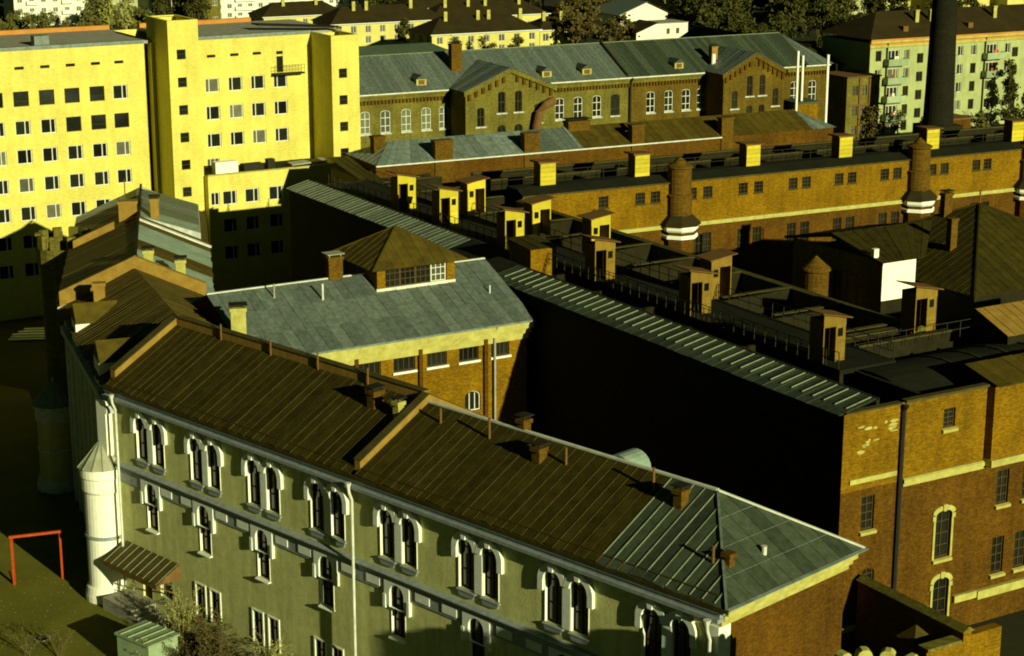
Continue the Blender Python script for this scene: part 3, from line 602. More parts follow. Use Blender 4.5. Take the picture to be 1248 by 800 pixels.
for k in range(16):
    x_, z_ = 70.6+2.9*rdp.random(), 14.35-.9*rdp.random()*rdp.random()+(.25 if k % 3 else -.6); n_ = 7; w_, h_ = rdp.uniform(.1,.4), rdp.uniform(.05,.14)
    part(wb, 'plaster_patch', MB().prism([(x_+w_*rdp.uniform(.6,1.1)*math.cos(6.283*t/n_), 78.885, z_+h_*rdp.uniform(.5,1.2)*math.sin(6.283*t/n_)) for t in range(n_)], (0,.012,0)), 'creamtrim')
q = MB(); q.box(69.9,73.5,78.8,78.9,11.15,11.45); part(wb, 'string_course', q, 'creamtrim')
q = MB(); q.box(74.0,80.55,78.74,78.9,10.35,10.85); q.box(74.0,80.55,78.66,78.735,10.55,10.8); part(wb, 'string_course', q, 'creamtrim')
q = MB(); q.box(80.6,112,78.3,78.9,11.0,15.62); part(wb, 'upper_projection', q, 'brickhi'); q = MB(); q.box(80.55,112,78.15,78.9,10.55,10.99); part(wb, 'string_course', q, 'creamtrim')
q = MB(); q.box(80.6,112,78.6,78.9,1.75,2.3); q.box(69.3,76.6,78.7,78.9,1.9,2.2); q.box(78.7,80.55,78.66,78.9,1.9,2.35); part(wb, 'plinth_course', q, 'creamtrim')
q = MB(); q.tube([(73.75,78.55,15.5),(73.75,78.78,15.1),(73.75,78.78,.3)],[.16]*3,8); part(wb, 'drain_pipe', q, 'dark')
q = MB(); q.box(69.32,73.6,78.72,79.2,15.56,15.66); q.box(73.9,80.6,78.72,79.2,15.56,15.72); part(wb, 'parapet_capping', q, 'yardlit')
q = MB(); q.box(69.27,69.31,80,122,9.2,9.45); part(wb, 'string_course', q, 'yardw')
# ribbed roof strips
sr = part(wb, 'strip_roof', slab([(69.2,79,15.5),(72.0,79,16.08),(72.0,123,16.08),(69.2,123,15.5)], .05), 'deck')
panels(sr, (68.95,119.3,15.5), (68.95,78.95,15.5), (71.7,78.95,16.1), (71.7,119.3,16.1), 40, 'roofgreen', 'same', .035, .03)
for i in range(40):
    y = 79.3+i*.995; s = MB(); s.bar((69.75,y,15.76),(71.6,y,16.16),.06,.06); part(sr, 'batten', s, 'seamhi')
sr2 = part(wb, 'strip_roof', slab([(71.2,123,15.5),(73.6,123,16.05),(73.6,160.4,16.05),(71.2,160.4,15.5)], .05), 'deck')
panels(sr2, (70.95,160.5,15.5), (70.95,129.5,15.5), (73.3,129.5,16.1), (73.3,160.5,16.1), 42, 'roofgrey', 'seamhi', .06, .035)
# sunken yards
q = MB(); q.poly([(69.4,79,FZ),(112,79,FZ),(112,91.6,FZ),(69.4,91.6,FZ)]); q.poly([(69.4,91.6,FZ),(86.1,91.6,FZ),(86.1,160.4,FZ),(71.4,160.4,FZ),(71.4,123,FZ),(69.4,123,FZ)]); part(wb, 'yard_floor', q, 'deck')
q = MB(); q.box(75.0,79.6,86,160,15.3,15.6); part(wb, 'catwalk', q, 'deck')
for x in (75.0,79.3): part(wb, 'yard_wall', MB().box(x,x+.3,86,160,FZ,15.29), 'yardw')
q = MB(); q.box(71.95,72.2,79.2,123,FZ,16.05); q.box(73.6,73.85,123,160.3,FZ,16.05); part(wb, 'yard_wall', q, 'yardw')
k = 0
for y in [92.5+i*5.9 for i in range(12)]:
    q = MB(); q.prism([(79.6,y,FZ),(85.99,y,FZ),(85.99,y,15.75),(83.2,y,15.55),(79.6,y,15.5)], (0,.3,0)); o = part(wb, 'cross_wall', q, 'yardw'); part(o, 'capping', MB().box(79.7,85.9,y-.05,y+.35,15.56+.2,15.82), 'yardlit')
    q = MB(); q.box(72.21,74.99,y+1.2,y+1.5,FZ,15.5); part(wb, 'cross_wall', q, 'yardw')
q = MB(); q.box(85.85,86.55,92,143.4,15.625,15.72); part(wb, 'parapet_capping', q, 'yardlit')
q = MB(); q.box(79.7,111.9,91.5,92.1,15.625,15.74); part(wb, 'parapet_capping', q, 'yardlit')
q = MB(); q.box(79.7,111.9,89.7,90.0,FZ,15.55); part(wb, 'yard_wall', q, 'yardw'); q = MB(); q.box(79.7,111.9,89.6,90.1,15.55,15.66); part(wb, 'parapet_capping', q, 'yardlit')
def railing(par, p, q_, n, h=1.1):
    r = MB(); p = Vector(p); q_ = Vector(q_)
    for i in range(n+1):
        c = p.lerp(q_, i/n); r.bar(c, c+Vector((0,0,h)), .05)
    for z in (h*.5, h): r.bar(p+Vector((0,0,z)), q_+Vector((0,0,z)), .04)
    return part(par, 'railing', r, 'grate')
for x in (75.05,79.55): railing(wb, (x,86.2,15.6), (x,159.8,15.6), 60)
railing(wb, (80,88.2,15.6), (111,88.2,15.6), 26); railing(wb, (74.1,88,16.0), (74.1,121,16.0), 30, .9)
# low vaulted tar roof with lead rolls, south range
q = MB(); n_ = 8
for i in range(n_):
    a, b = i/n_, (i+1)/n_; za, zb = 14.6+1.0*math.sin(math.pi*a), 14.6+1.0*math.sin(math.pi*b)
    q.poly([(76.5,80.2+8.6*a,za),(98,80.2+8.6*a,za),(98,80.2+8.6*b,zb),(76.5,80.2+8.6*b,zb)])
vt = part(wb, 'vaulted_roof', q, 'deck')
for x in (82.2,84.6,87.0,89.4,91.8):
    q = MB(); q.tube([(x,80.2+8.6*i/8,14.66+1.0*math.sin(math.pi*i/8)) for i in range(9)], [.06]*9, 6); part(vt, 'lead_roll', q, 'yardlit')
part(wb, 'yard_wall', MB().box(76.2,76.5,80,89,FZ,15.4), 'yardw')
rr = part(wb, 'corner_roof', slab([(80.9,78.1,15.66),(112,78.1,15.66),(112,81.0,16.35),(80.9,81.0,16.35)], .04), 'roofrust')
panels(rr, (80.6,78.05,15.68), (96,78.05,15.68), (96,81.0,16.4), (80.6,81.0,16.4), 16, 'roofrust', 'same', .035, .03)
sh = part(wb, 'roof_shed', MB().box(88.5,93.5,85.2,87.6,14.0,16.3), 'yardw'); panels(sh, (88.2,84.9,16.2), (93.8,84.9,16.2), (93.8,88.0,17.4), (88.2,88.0,17.4), 7, 'ochre', 'same', .035, .03)
sh = part(wb, 'roof_hut', MB().box(72.6,74.9,119.0,122.2,15.0,17.3), 'brickhi'); panels(sh, (72.4,118.8,17.32), (75.1,118.8,17.32), (75.1,122.4,17.6), (72.4,122.4,17.6), 3, 'roofbrown', 'same')
# guard booths
def booth(x, y, z, side, label, frame='M', wd_=1.8, dp=1.35, h=2.75, solid=False, group='guard booths on the cell block roof', pm='booth'):
    t = thing('guard_booth', label, 'booth', frame, (x, y, z), group)
    q = MB(); q.box(x-wd_/2,x-wd_/2+.06,y,y+dp,z,z+h); part(t, 'side_panel', q, 'wood')
    q = MB(); q.box(x+wd_/2-.06,x+wd_/2,y,y+dp,z,z+h); part(t, 'side_panel', q, pm)
    q = MB(); q.box(x-wd_/2+.06,x+wd_/2-.06,y+dp-.06,y+dp,z,z+h); part(t, 'back_panel', q, 'wood')
    zl, zr = (z+h+.42, z+h+.02) if side < 0 else (z+h+.02, z+h+.42)
    if solid:
        n = 5
        for i in range(n):
            zz = z+h*i/n; part(t, 'board', MB().box(x-wd_/2,x+wd_/2,y-.05,y-.002,zz+.012,zz+h/n-.012), pm)
        zl = zr = z+h+.05
    else:
        a, b = (x+.12, x+wd_/2-.07) if side < 0 else (x-wd_/2+.07, x-.12)
        q = MB(); wall(q, '-y', y, a, b, z, z+h-.45, [((a+b)/2, .42, z+h-1.15, .55)], .05); part(t, 'front_panel', q, pm)
        part(t, 'pane', MB().box((a+b)/2-.22,(a+b)/2+.22,y+.05,y+.07,z+h-1.16,z+h-.59), 'glass')
        for i in range(4): part(t, 'board', MB().box(a+.02,b-.02,y-.02,y-.002,z+.25+i*.4,z+.33+i*.4), pm)
        a2 = x-wd_/2 if side < 0 else x+wd_/2-.08
        part(t, 'door_post', MB().box(a2,a2+.08,y-.02,y+.06,z,z+h-.45), pm)
        q = MB(); q.prism([(x-wd_/2,y-.03,z+h-.45),(x+wd_/2,y-.03,z+h-.45),(x+wd_/2,y-.03,zr),(x-wd_/2,y-.03,zl)], (0,.06,0)); part(t, 'lintel', q, pm)
    q = MB(); q.prism([(x-wd_/2-.3,y-.3,zl+(.1 if not solid else 0)),(x+wd_/2+.3,y-.3,zr-(.0)),(x+wd_/2+.3,y-.3,zr+.07),(x-wd_/2-.3,y-.3,zl+.17)], (0,dp+.6,0)); part(t, 'booth_roof', q, 'wood')
    return t
ord_ = ['nearest', 'second', 'third', 'fourth', 'fifth', 'farthest']
for i, y in enumerate((87.7,101.8,113.8,126.9,137.8,145.5)):
    booth(75.9, y, 15.62, -1, f'{"dull orange" if i < 3 else "yellow"} board guard booth, {ord_[i]} of the row along the ribbed roof strip', pm='boothd' if i < 3 else 'booth')
for i, (x, y) in enumerate(((79.9,104.8),(80.6,121.5),(79.9,129.3),(79.9,140.1))):
    booth(x, y, 15.62, 1, f'{"dull orange" if i < 1 else "yellow"} board guard booth, {["nearest","second","third","farthest"][i]} of the row beside the inner court', pm='boothd' if i < 1 else 'booth')
booth(85.8, 90.1, 15.7, -1, 'dull orange board guard booth in front of the dark hipped roof building', wd_=1.9, pm='boothd')
wo = ['first', 'second', 'third', 'fourth', 'fifth', 'last']
for i, x in enumerate((81.4,91.6,104.3,115.5,126.6,138.0)):
    booth(x, 152.4, 16.1, -1, f'square yellow board booth, {wo[i]} from left above the far court wall', 'W', 1.6, 1.3, 2.1, True, 'board booths above the far court wall')
# north range (frame W)
nr = thing('north_cell_range', 'sunlit yellow brick cell range with paired small barred windows across the inner court', 'building', 'W', (110, 160, 0))
up_x = [86.6,90.6,92.3,96.4,98.2,102.3,104.1,108.2,109.8,113.8,115.4,119.5,121.1,125.6,127.2,131.4,132.9,140.5,142.1]
nh = [(x,1.05,13.75,1.1) for x in up_x]+[(x,1.05,8.1,2.2) for x in up_x if x not in (90.6,92.3,96.4)]+[(97.2,1.0,7.2,3.0)]
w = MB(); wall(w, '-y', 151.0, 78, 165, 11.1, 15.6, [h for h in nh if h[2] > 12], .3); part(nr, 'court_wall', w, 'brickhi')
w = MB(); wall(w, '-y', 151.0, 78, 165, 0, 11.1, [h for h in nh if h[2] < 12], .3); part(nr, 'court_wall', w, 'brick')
for h in nh:
    s = MB(); s.box(-h[1]/2-.06,h[1]/2+.06,-.1,.1,-.12,0)
    window(nr, wtemplate(h[1], h[3], 0, (-.2,.2), (.35,.68), 'framed', 'glass', .05), '-y', 151.0, h[0], h[2], extra=(('sill', s.mesh('sill', M['yardlit'])),))
q = MB(); q.box(78,165,150.8,151.0,11.1,11.5); q.box(78,165,150.7,150.8,11.25,11.5); part(nr, 'string_course', q, 'creamtrim')
w = MB(); wall(w, '+y', 168, 78, 165, 0, 14); wall(w, '+x', 165, 151, 168, 0, 14); part(nr, 'wall', w, 'brick')
q = MB(); q.prism([(78,150.85,15.55),(165,150.85,15.55),(165,152.3,16.1),(78,152.3,16.1)], (0,0,.06)); part(nr, 'eave_strip', q, 'deck'); part(nr, 'eave_capping', MB().box(78,165,150.78,150.86,15.5,15.62), 'yardlit')
q = MB(); q.poly([(78,152.3,FZ+1),(165,152.3,FZ+1),(165,168,FZ+1),(78,168,FZ+1)]); part(nr, 'yard_floor', q, 'deck')
part(nr, 'catwalk', MB().box(78,165,152.3,154.2,15.7,16.05), 'deck')
for y in (157.5,161.5):
    part(nr, 'yard_wall', MB().box(78,165,y,y+.3,14,16.0), 'yardw'); part(nr, 'parapet_capping', MB().box(78,165,y-.08,y+.38,16.0,16.1), 'yardlit')
for x in range(80,164,7): part(nr, 'cross_wall', MB().box(x,x+.3,154.3,161.4,14,15.8), 'yardw')
railing(nr, (78,154.1,16.05), (164,154.1,16.05), 50)
# half-round stair turrets on the court wall
def turret(x, label, zc=18.0):
    t = thing('stair_turret', label, 'turret', 'W', (x, 150.6, 0), 'brick stair turrets on the court wall')
    q = MB(); q.lathe(x,150.9,[(1.6,0),(1.6,11.0),(1.75,11.3),(1.75,12.0)],8,R(22.5),R(382.5)); part(t, 'lower_shaft', q, 'brick')
    q = MB(); q.lathe(x,150.9,[(1.76,10.9),(1.95,11.1),(1.95,11.5),(1.8,11.55)],8,R(22.5),R(382.5)); q.lathe(x,150.9,[(1.77,10.2),(1.9,10.25),(1.9,10.5),(1.77,10.6)],8,R(22.5),R(382.5)); part(t, 'collar', q, 'white')
    q = MB(); q.lathe(x,150.9,[(2.2,11.5),(2.2,11.6),(1.25,12.5)],8,R(22.5),R(382.5)); part(t, 'skirt_roof', q, 'farroof')
    q = MB(); q.lathe(x,150.9,[(1.25,12.4),(1.25,14.2),(1.35,14.25),(1.35,14.4),(1.15,14.5),(1.15,zc-1)],20); part(t, 'upper_shaft', q, 'chim')
    q = MB(); q.lathe(x,150.9,[(1.15,zc-1.1),(1.3,zc-1.0),(1.3,zc-.85),(.6,zc-.55),(.55,zc-.4),(.06,zc)],20); part(t, 'cap', q, 'chim')
turret(94.9, 'brick stair turret with dark skirt roof at the left of the court wall'); turret(123.7, 'brick stair turret with dark skirt roof right of centre on the court wall', 17.8); turret(138.6, 'dark brick stair turret cut by the right edge of the picture', 16.6)
# round vents in the court
def roundvent(name, label, fr, x, y, r, z):
    t = thing(name, label, 'vent', fr, (x,y,0))
    q = MB(); q.lathe(x,y,[(r,0),(r,z-1.3)],18); part(t, 'shaft', q, 'chim')
    q = MB(); q.lathe(x,y,[(r*1.02,z-1.3),(r*1.15,z-1.2),(r*1.15,z-1.05),(.05,z)],18); part(t, 'cap', q, 'chim')
roundvent('round_vent_stack', 'squat round brick stack with conical cap behind the booths at left of the court', 'M', 90.9, 138.0, 1.15, 15.4)
roundvent('round_vent_stack', 'round brick stack with conical cap beside the dark plastered house', 'M', 99.6, 117.8, 1.1, 14.0)
# ================================================================ hipped house in the court
hh = thing('hipped_house', 'dark hipped roof house in the court with one bright white wall', 'building', 'M', (112, 115, 0))
w = MB(); wall(w, '-x', 102.7, 113.1, 124.5, 0, 14.0, [(118.6,1.2,9.6,2.6)], .3); part(hh, 'side_wall', w, 'bricky'); window(hh, wtemplate(1.2,2.6,0,(0.,),(.5,),'framed','glass'), '-x', 102.7, 118.6, 9.6)
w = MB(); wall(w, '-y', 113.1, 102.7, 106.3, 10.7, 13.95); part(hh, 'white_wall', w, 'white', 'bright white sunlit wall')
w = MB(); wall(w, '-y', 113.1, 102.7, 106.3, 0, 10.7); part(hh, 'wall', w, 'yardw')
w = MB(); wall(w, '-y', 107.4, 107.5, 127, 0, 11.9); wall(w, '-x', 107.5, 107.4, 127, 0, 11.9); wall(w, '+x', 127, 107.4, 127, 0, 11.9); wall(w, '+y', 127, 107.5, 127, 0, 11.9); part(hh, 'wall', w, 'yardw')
er = [(106.8,106.7,11.9),(127.6,106.7,11.9),(127.6,127.6,11.9),(106.8,127.6,11.9)]; ap = (117.2,117.2,16.7)
rh = part(hh, 'hip_roof', MB().poly(er), 'roofbrown')
for i in range(4): tri_panels(rh, er[i], er[(i+1) % 4], ap, 26, 'roofbrown')
for i in range(4): part(rh, 'hip_cap', MB().bar(Vector(er[i])+Vector((0,0,.06)), Vector(ap)+Vector((0,0,.06)), .14, .1), 'roofbrown')
ra = part(hh, 'annex_roof', MB().poly([(102.3,112.7,13.98),(106.8,112.7,13.98),(112.5,119.0,15.3),(102.3,119.0,15.3)]), 'roofbrown')
panels(ra, (102.2,112.6,14.02), (106.8,112.6,14.02), (113.5,119,15.35), (102.2,119,15.35), 10, 'roofbrown', 'same', .035, .03); panels(ra, (102.2,125,14.02), (112,125,14.02), (112,119,15.35), (102.2,119,15.35), 12, 'roofbrown', 'same', .035, .03)
part(ra, 'verge', MB().prism([(102.1,112.5,13.85),(102.1,112.5,14.1),(102.1,119,15.45),(102.1,125.1,14.1),(102.1,125.1,13.85),(102.1,119,15.1)], (.1,0,0)), 'dark')
part(hh, 'white_post', MB().box(102.25,102.75,113.7,114.1,14.1,15.0), 'white')
chimney(hh, 111.2, 114.2, 13.6, 16.6, .7, .6, 'chim', False); chimney(hh, 115.0, 119.0, 15, 17.6, .9, .6, 'chim'); pipe(hh, 117.2, 117.2, 16.6, 17.9, .08)
# ================================================================ yellow block (frame M)
yb = thing('yellow_block', 'large six storey yellow brick block with two square stair towers at upper left', 'building', 'M', (68, 192, 0))
rows = [22.3-2.9*k for k in range(7)]
lx = [45.8,48.35,50.9,53.5,56.1,58.7,61.3,63.75]; rx = [73.75,76.35,78.9,81.5]
hl = [(x,1.55,z-.75,1.5) for x in lx for z in rows]+[(x,.95,25.2,.3) for x in lx+[66.0]]
w = MB(); wall(w, '-y', 185, 40, 66.5, 0, 27.1, [h for h in hl if h[0] < 66], .3); part(yb, 'front_wall', w, 'cream')
hr = [(x,1.55,z-.75,1.5) for x in rx for z in rows[:3]]+[(73.55,1.4,13.6,1.0)]+[(x,.95,25.2,.3) for x in rx[:3]]+[(81.5,.75,23.2,1.7),(81.5,.75,25.1,.35)]
w = MB(); wall(w, '-y', 185, 67.2, 89, 0, 27.1, hr, .3); part(yb, 'front_wall', w, 'cream')
w = MB(); wall(w, '-y', 187, 66.4, 67.3, 0, 26.9); wall(w, '+x', 66.5, 185, 187, 0, 27); wall(w, '-x', 40, 185, 199, 0, 27.1); wall(w, '+x', 89, 185, 199, 0, 27.1); wall(w, '+y', 199, 40, 89, 0, 27.1); part(yb, 'wall', w, 'cream')
t_l = wtemplate(1.55,1.5,0,(.16,),(),'frame','glass',.1); t_r = wtemplate(1.55,1.5,0,(-.2,),(),'frame','glass',.1); t_o = wtemplate(1.55,1.5,0,(),(),'framed','glass',.05); t_c = wtemplate(1.55,1.5,0,(-.2,),(),'frame','glass2',.1); t_b = wtemplate(1.55,1.5,0,(),(.35,),'framed','glass',.04)
for i, x in enumerate(lx):
    for k, z in enumerate(rows):
        op = (k == 0 and x < 62) or (k == 1 and x > 57)
        window(yb, t_b if (op and i % 3 == 0) else t_o if op else (t_l if (i*7+k*3) % 5 else wtemplate(1.55,1.5,0,(.16,),(),'frame','glass2',.1)), '-y', 185, x, z-.75)
for i, x in enumerate(rx):
    for k, z in enumerate(rows[:3]): window(yb, t_c if (i*5+k*3) % 4 == 0 else t_r, '-y', 185, x, z-.75)
window(yb, wtemplate(1.4,1.0,0,(-.2,.15),(),'frame','glass2',.08), '-y', 185, 73.55, 13.6)
t_v = wtemplate(.95,.3,0,(),(),'framed','glass',.03)
for x in lx+rx[:3]: window(yb, t_v, '-y', 185, x, 25.2, 'vent')
part(yb, 'door', MB().box(81.12,81.88,185.2,185.25,23.18,24.92), 'glass'); window(yb, wtemplate(.75,.35,0,(),(),'framed','glass',.04), '-y', 185, 81.5, 25.1, 'vent')
bl = part(yb, 'balcony', MB().box(80.5,84.0,184.1,184.98,23.0,23.15), 'dark')
q = MB()
for i in range(11): q.bar((80.55+i*.34,184.12,23.15),(80.55+i*.34,184.12,24.0),.03)
q.bar((80.5,184.12,24.0),(84.0,184.12,24.0),.04); q.bar((80.5,184.12,23.6),(84.0,184.12,23.6),.03); part(bl, 'railing', q, 'dark')
def tower(x0, x1, y0, y1, zt, wz, xw, side):
    w = MB(); wall(w, '-y', y0, x0, x1, 0, zt, [(xw,.95,z-.5,1.0) for z in wz], .3); wall(w, '-x', x0, y0, y1, 0, zt); wall(w, '+x', x1, y0, y1, 0, zt); wall(w, '+y', y1, x0, x1, 0, zt)
    o = part(yb, 'stair_tower', w, 'cream')
    q = MB()
    for a in ((x0-.02,x1+.02,y0-.02,y0+.3),(x0-.02,x1+.02,y1-.3,y1+.02),(x0-.02,x0+.3,y0+.3,y1-.3),(x1-.3,x1+.02,y0+.3,y1-.3)): q.box(*a, zt, zt+.14)
    q.poly([(x0,y0,zt-.6),(x1,y0,zt-.6),(x1,y1,zt-.6),(x0,y1,zt-.6)]); part(o, 'parapet', q, 'cream')
    for z in wz:
        f = wtemplate(.95,1.0,0,(),(.5,),'framed','glass',.05); a = inst(o, 'window', f[0], (xw-ORG[yb.name][0], y0-ORG[yb.name][1], z-.5), 0, False); inst(a, 'pane', f[1], (0,0,0))
tower(67.6,70.85,181,187.1,29.5,[26.2-2.82*k for k in range(8)],68.95,-1)
tower(85.2,88.4,180,187.1,27.15,[23.3-2.83*k for k in range(6)],86.5,1)
an = part(yb, 'annex', wall(wall(wall(MB(), '-y', 180, 70.86, 85.19, 0, 13.7, [(x,1.55,z-.75,1.5) for x in (73.2,75.7,78.4) for z in (11.25,8.3,5.4)]+[(71.6,.95,10.55,1.4)], .3), '+x', 85.19, 180, 185, 0, 13.7), '-x', 70.86, 180, 185, 0, 13.7), 'cream')
for x in (73.2,75.7,78.4):
    for z in (11.25,8.3,5.4): a = inst(an, 'window', t_l[0], (x-ORG[yb.name][0], 180-ORG[yb.name][1], z-.75), 0, False); inst(a, 'pane', t_l[1], (0,0,0))
f = wtemplate(.95,1.4,0,(.0,),(),'frame','glass',.09); a = inst(an, 'window', f[0], (71.6-ORG[yb.name][0], 180-ORG[yb.name][1], 10.55), 0, False); inst(a, 'pane', f[1], (0,0,0))
part(an, 'annex_roof', MB().poly([(70.9,180,13.66),(85.2,180,13.66),(85.2,185,13.66),(70.9,185,13.66)]), 'deck'); part(an, 'annex_capping', MB().box(70.86,85.19,179.9,180.3,13.7,13.8), 'creamtrim')
part(yb, 'white_bin', MB().box(72.0,74.5,180.6,181.6,13.67,14.9), 'white'); part(yb, 'roof_clutter', MB().box(75.2,77.4,180.7,181.8,13.67,14.4).box(78.0,78.8,180.9,181.7,13.67,14.7), 'dark'); part(yb, 'roof_clutter', MB().prism([(80.5,180.3,13.9),(84.6,180.3,14.05),(84.6,181.6,14.15),(80.5,181.6,14.0)], (0,0,.12)), 'conc')
q = MB(); q.box(40,66.5,184.9,185.5,27.1,27.45); q.box(70.9,85.15,184.9,185.5,27.1,27.45); part(yb, 'eave_capping', q, 'rooflight')
q = MB(); q.box(40,67.5,185.6,198.9,27.0,27.3); q.box(70.9,89,185.6,198.9,27.0,27.3); part(yb, 'flat_roof', q, 'conc')
q = MB(); q.box(40,67.5,198.3,199,27.3,27.75); q.box(70.9,84,198.3,199,27.3,27.75); part(yb, 'rear_parapet', q, 'orangeroof')
part(yb, 'roof_box', MB().box(55.5,57.0,186,187.2,27.3,28.3), 'rooflight'); part(yb, 'roof_ridge', MB().prism([(80.5,188,27.9),(88.4,184,27.6),(88.4,186,27.6),(80.5,190,27.9)], (0,0,.15)), 'dark')
# ================================================================ low range with chimneys (frame W)
kb = thing('low_chimney_range', 'low brick range with patchwork zinc and rust roofs and a row of square chimneys', 'building', 'W', (98, 174, 0))
w = MB(); wall(w, '-y', 170, 71.5, 127, 0, 16); wall(w, '-x', 71.5, 170, 178, 0, 16); wall(w, '+x', 127, 170, 178, 0, 16); wall(w, '+y', 178, 71.5, 127, 0, 16); part(kb, 'wall', w, 'brick')
rk = part(kb, 'roof', MB().poly([(71.5,170,15.98),(127,170,15.98),(127,178,15.98),(71.5,178,15.98)]), 'roofrust')
seg = [(71.5,80.2,'rooflight',True),(80.2,89.5,'rooflight',False),(89.5,95,'roofgrey',False),(95,101.3,'roofrust',False),(101.9,112.5,'roofrust',False),(112.5,124,'roofrust',False)]
for a, b, m_, hip in seg: panels(rk, (a,169.8,16.0), (b,169.8,16.0), (b,173.8,17.7), (a+(3 if hip else 0),173.8,17.7), max(4, int((b-a)/.9)), m_, 'same', .035, .03)
tri_panels(rk, (71.5,178,16.0), (71.5,169.8,16.0), (74.5,173.8,17.7), 8, 'rooflight')
panels(rk, (124,169.8,16.0), (127.3,169.8,16.0), (124,173.8,17.7), (124,173.8,17.7), 5, 'rooflight', 'same', .035, .03)
q = MB(); q.poly([(71.5,178.2,16.0),(127,178.2,16.0),(124,173.8,17.7),(74.5,173.8,17.7)]); q.poly([(127,178.2,16),(127.3,169.8,16),(124,173.8,17.7)]); part(rk, 'rear_slope', q, 'roofrust')
q = MB(); q.box(71.4,112,169.65,169.82,15.9,16.03); part(rk, 'gutter', q, 'capl'); q = MB(); q.bar((94.6,170,16.1),(94.6,173.8,17.8),.35,.12); part(rk, 'verge_cap', q, 'rooflight')
for x, wd_ in ((78.9,2.0),(88.9,1.8),(101.55,1.5),(112.8,1.5)): chimney(kb, x, 170.3, 14, 18.05, wd_, .9, 'chim', False)
chimney(kb, 96.1, 173.5, 16.5, 18.4, 2.6, 1.2); chimney(kb, 73.2, 173.5, 16.3, 18.4, 1.2, 1.0, 'chim', False)
# dark roofed connecting block at its left end
cb = thing('dark_link_block', 'dark brick link block between yellow tower and low chimney range', 'building', 'W', (69.4, 174, 0))
w = MB(); wall(w, '-y', 168.5, 69.5, 71.3, 0, 14.9); wall(w, '-x', 69.5, 168.5, 177, 0, 14.9); part(cb, 'wall', w, 'bricky')
rc = part(cb, 'roof', MB().poly([(69.3,168.2,14.92),(71.4,168.2,14.92),(71.4,177,15.9),(69.3,177,15.9)]), 'roofbrown'); panels(rc, (69.2,168.1,14.95), (71.4,168.1,14.95), (71.4,177,15.95), (69.2,177,15.95), 3, 'roofbrown', 'same')
# ================================================================ arcaded workshop (frame W)
nb = thing('gabled_workshop', 'long weathered brick workshop with two gables, arched windows and grey ribbed roof', 'building', 'W', (132, 240, 0))
nx = [97.4,100.4,103.5,106.5,109.2,127.4,130.4,133.5,136.5,142.5,145.6,148.6,151.2,164.8,168.0,171.3]
def nhole(x): return (x,1.5,8.2,3.1,.35)
def nlow(x): return (x,1.5,2.6,3.0,.35)
for (a, b, m_) in ((90,138.6,'bricky'),(138.6,174,'brickn')):
    w = MB(); wall(w, '-y', 235, a, b, 0, 13.65, [nhole(x) for x in nx if a < x < b]+[nlow(x) for x in nx if a < x < b], .3); part(nb, 'front_wall', w, m_)
tn1 = wtemplate(1.5,3.1,.35,(0.,),(.3,.66),'frame','glassg',.1); tn2 = wtemplate(1.5,3.1,.35,(0.,),(.3,.66),'frame','glass',.1); tn3 = wtemplate(1.5,3.1,.35,(),(.3,),'framed','glass',.08); tnl = wtemplate(1.5,3.0,.35,(0.,),(.4,),'framed','glass',.08)
sl_ = MB().box(-.85,.85,-.15,.1,-.2,0).mesh('sill', M['pale'])
for x in nx:
    window(nb, tn1 if x < 112 else tn3 if x == 136.5 else tn2, '-y', 235, x, 8.2, extra=(('sill', sl_),)); window(nb, tnl, '-y', 235, x, 2.6)
w = MB(); wall(w, '+x', 174, 235, 250, 0, 13.65); wall(w, '+y', 250, 90, 174, 0, 13.65); wall(w, '-x', 90, 235, 250, 0, 13.65); w.poly([(174,235,13.65),(174,250,13.65),(170,242.5,17.8)]); part(nb, 'wall', w, 'bricky')
de = MB()
for i in range(160):
    x = 90.4+i*.523
    if not (110 < x < 124 or 151.8 < x < 162.5): de.box(x, x+.25, 234.75, 235.0, 12.2, 12.75)
de = part(nb, 'dentil_course', de, 'brick'); de['kind'] = 'stuff'
for a, b in ((90,110),(124,151.8),(162.5,174)):
    part(nb, 'cornice', MB().box(a,b,234.7,235,12.75,13.2).box(a,b,234.5,235,13.2,13.6), 'bricky'); part(nb, 'gutter', MB().box(a,b,234.2,234.5,13.5,13.68), 'capl')
rn = part(nb, 'roof', MB().poly([(90,234.3,13.66),(174,234.3,13.66),(174,250.5,13.66),(90,250.5,13.66)]), 'roofgrey')
for a, b, m_ in ((88,118,'roofgrey'),(118,138,'roofgrey'),(138.3,156,'roofgreen'),(156,170,'roofgreen')):
    panels(rn, (a,234.2,13.7), (b,234.2,13.7), (b,242.5,17.85), (a,242.5,17.85), int((b-a)/.72), m_, 'same', .035, .03)
panels(rn, (170,234.2,13.7), (174.6,234.2,13.7), (170,242.5,17.85), (170,242.5,17.85), 6, 'roofgrey', 'same', .035, .03); tri_panels(rn, (174.6,234.2,13.7), (174.6,250.5,13.7), (170,242.5,17.85), 12, 'roofgrey')
part(rn, 'rear_slope', MB().poly([(88,250.5,13.7),(174.6,250.5,13.7),(170,242.5,17.85),(88,242.5,17.85)]), 'roofgrey')
part(rn, 'fire_wall', MB().prism([(138,234.4,13.7),(138,242.5,17.85),(138,242.5,18.25),(138,234.4,14.1)], (.3,0,0)), 'yardw'); part(rn, 'ridge_cap', MB().bar((88,242.5,17.9),(170,242.5,17.9),.25,.08), 'seamhi')
for x in (106,125.5,132,147.5):
    dm = part(rn, 'dormer', MB().box(x-.75,x+.75,235.4,237.5,14.2,15.2), 'creamtrim'); part(dm, 'dormer_roof', MB().prism([(x-.95,235.2,15.2),(x+.95,235.2,15.2),(x,235.2,15.75)], (0,3.4,0)), 'roofgreen'); part(dm, 'pane', MB().box(x-.45,x+.45,235.34,235.39,14.45,15.05), 'wood')
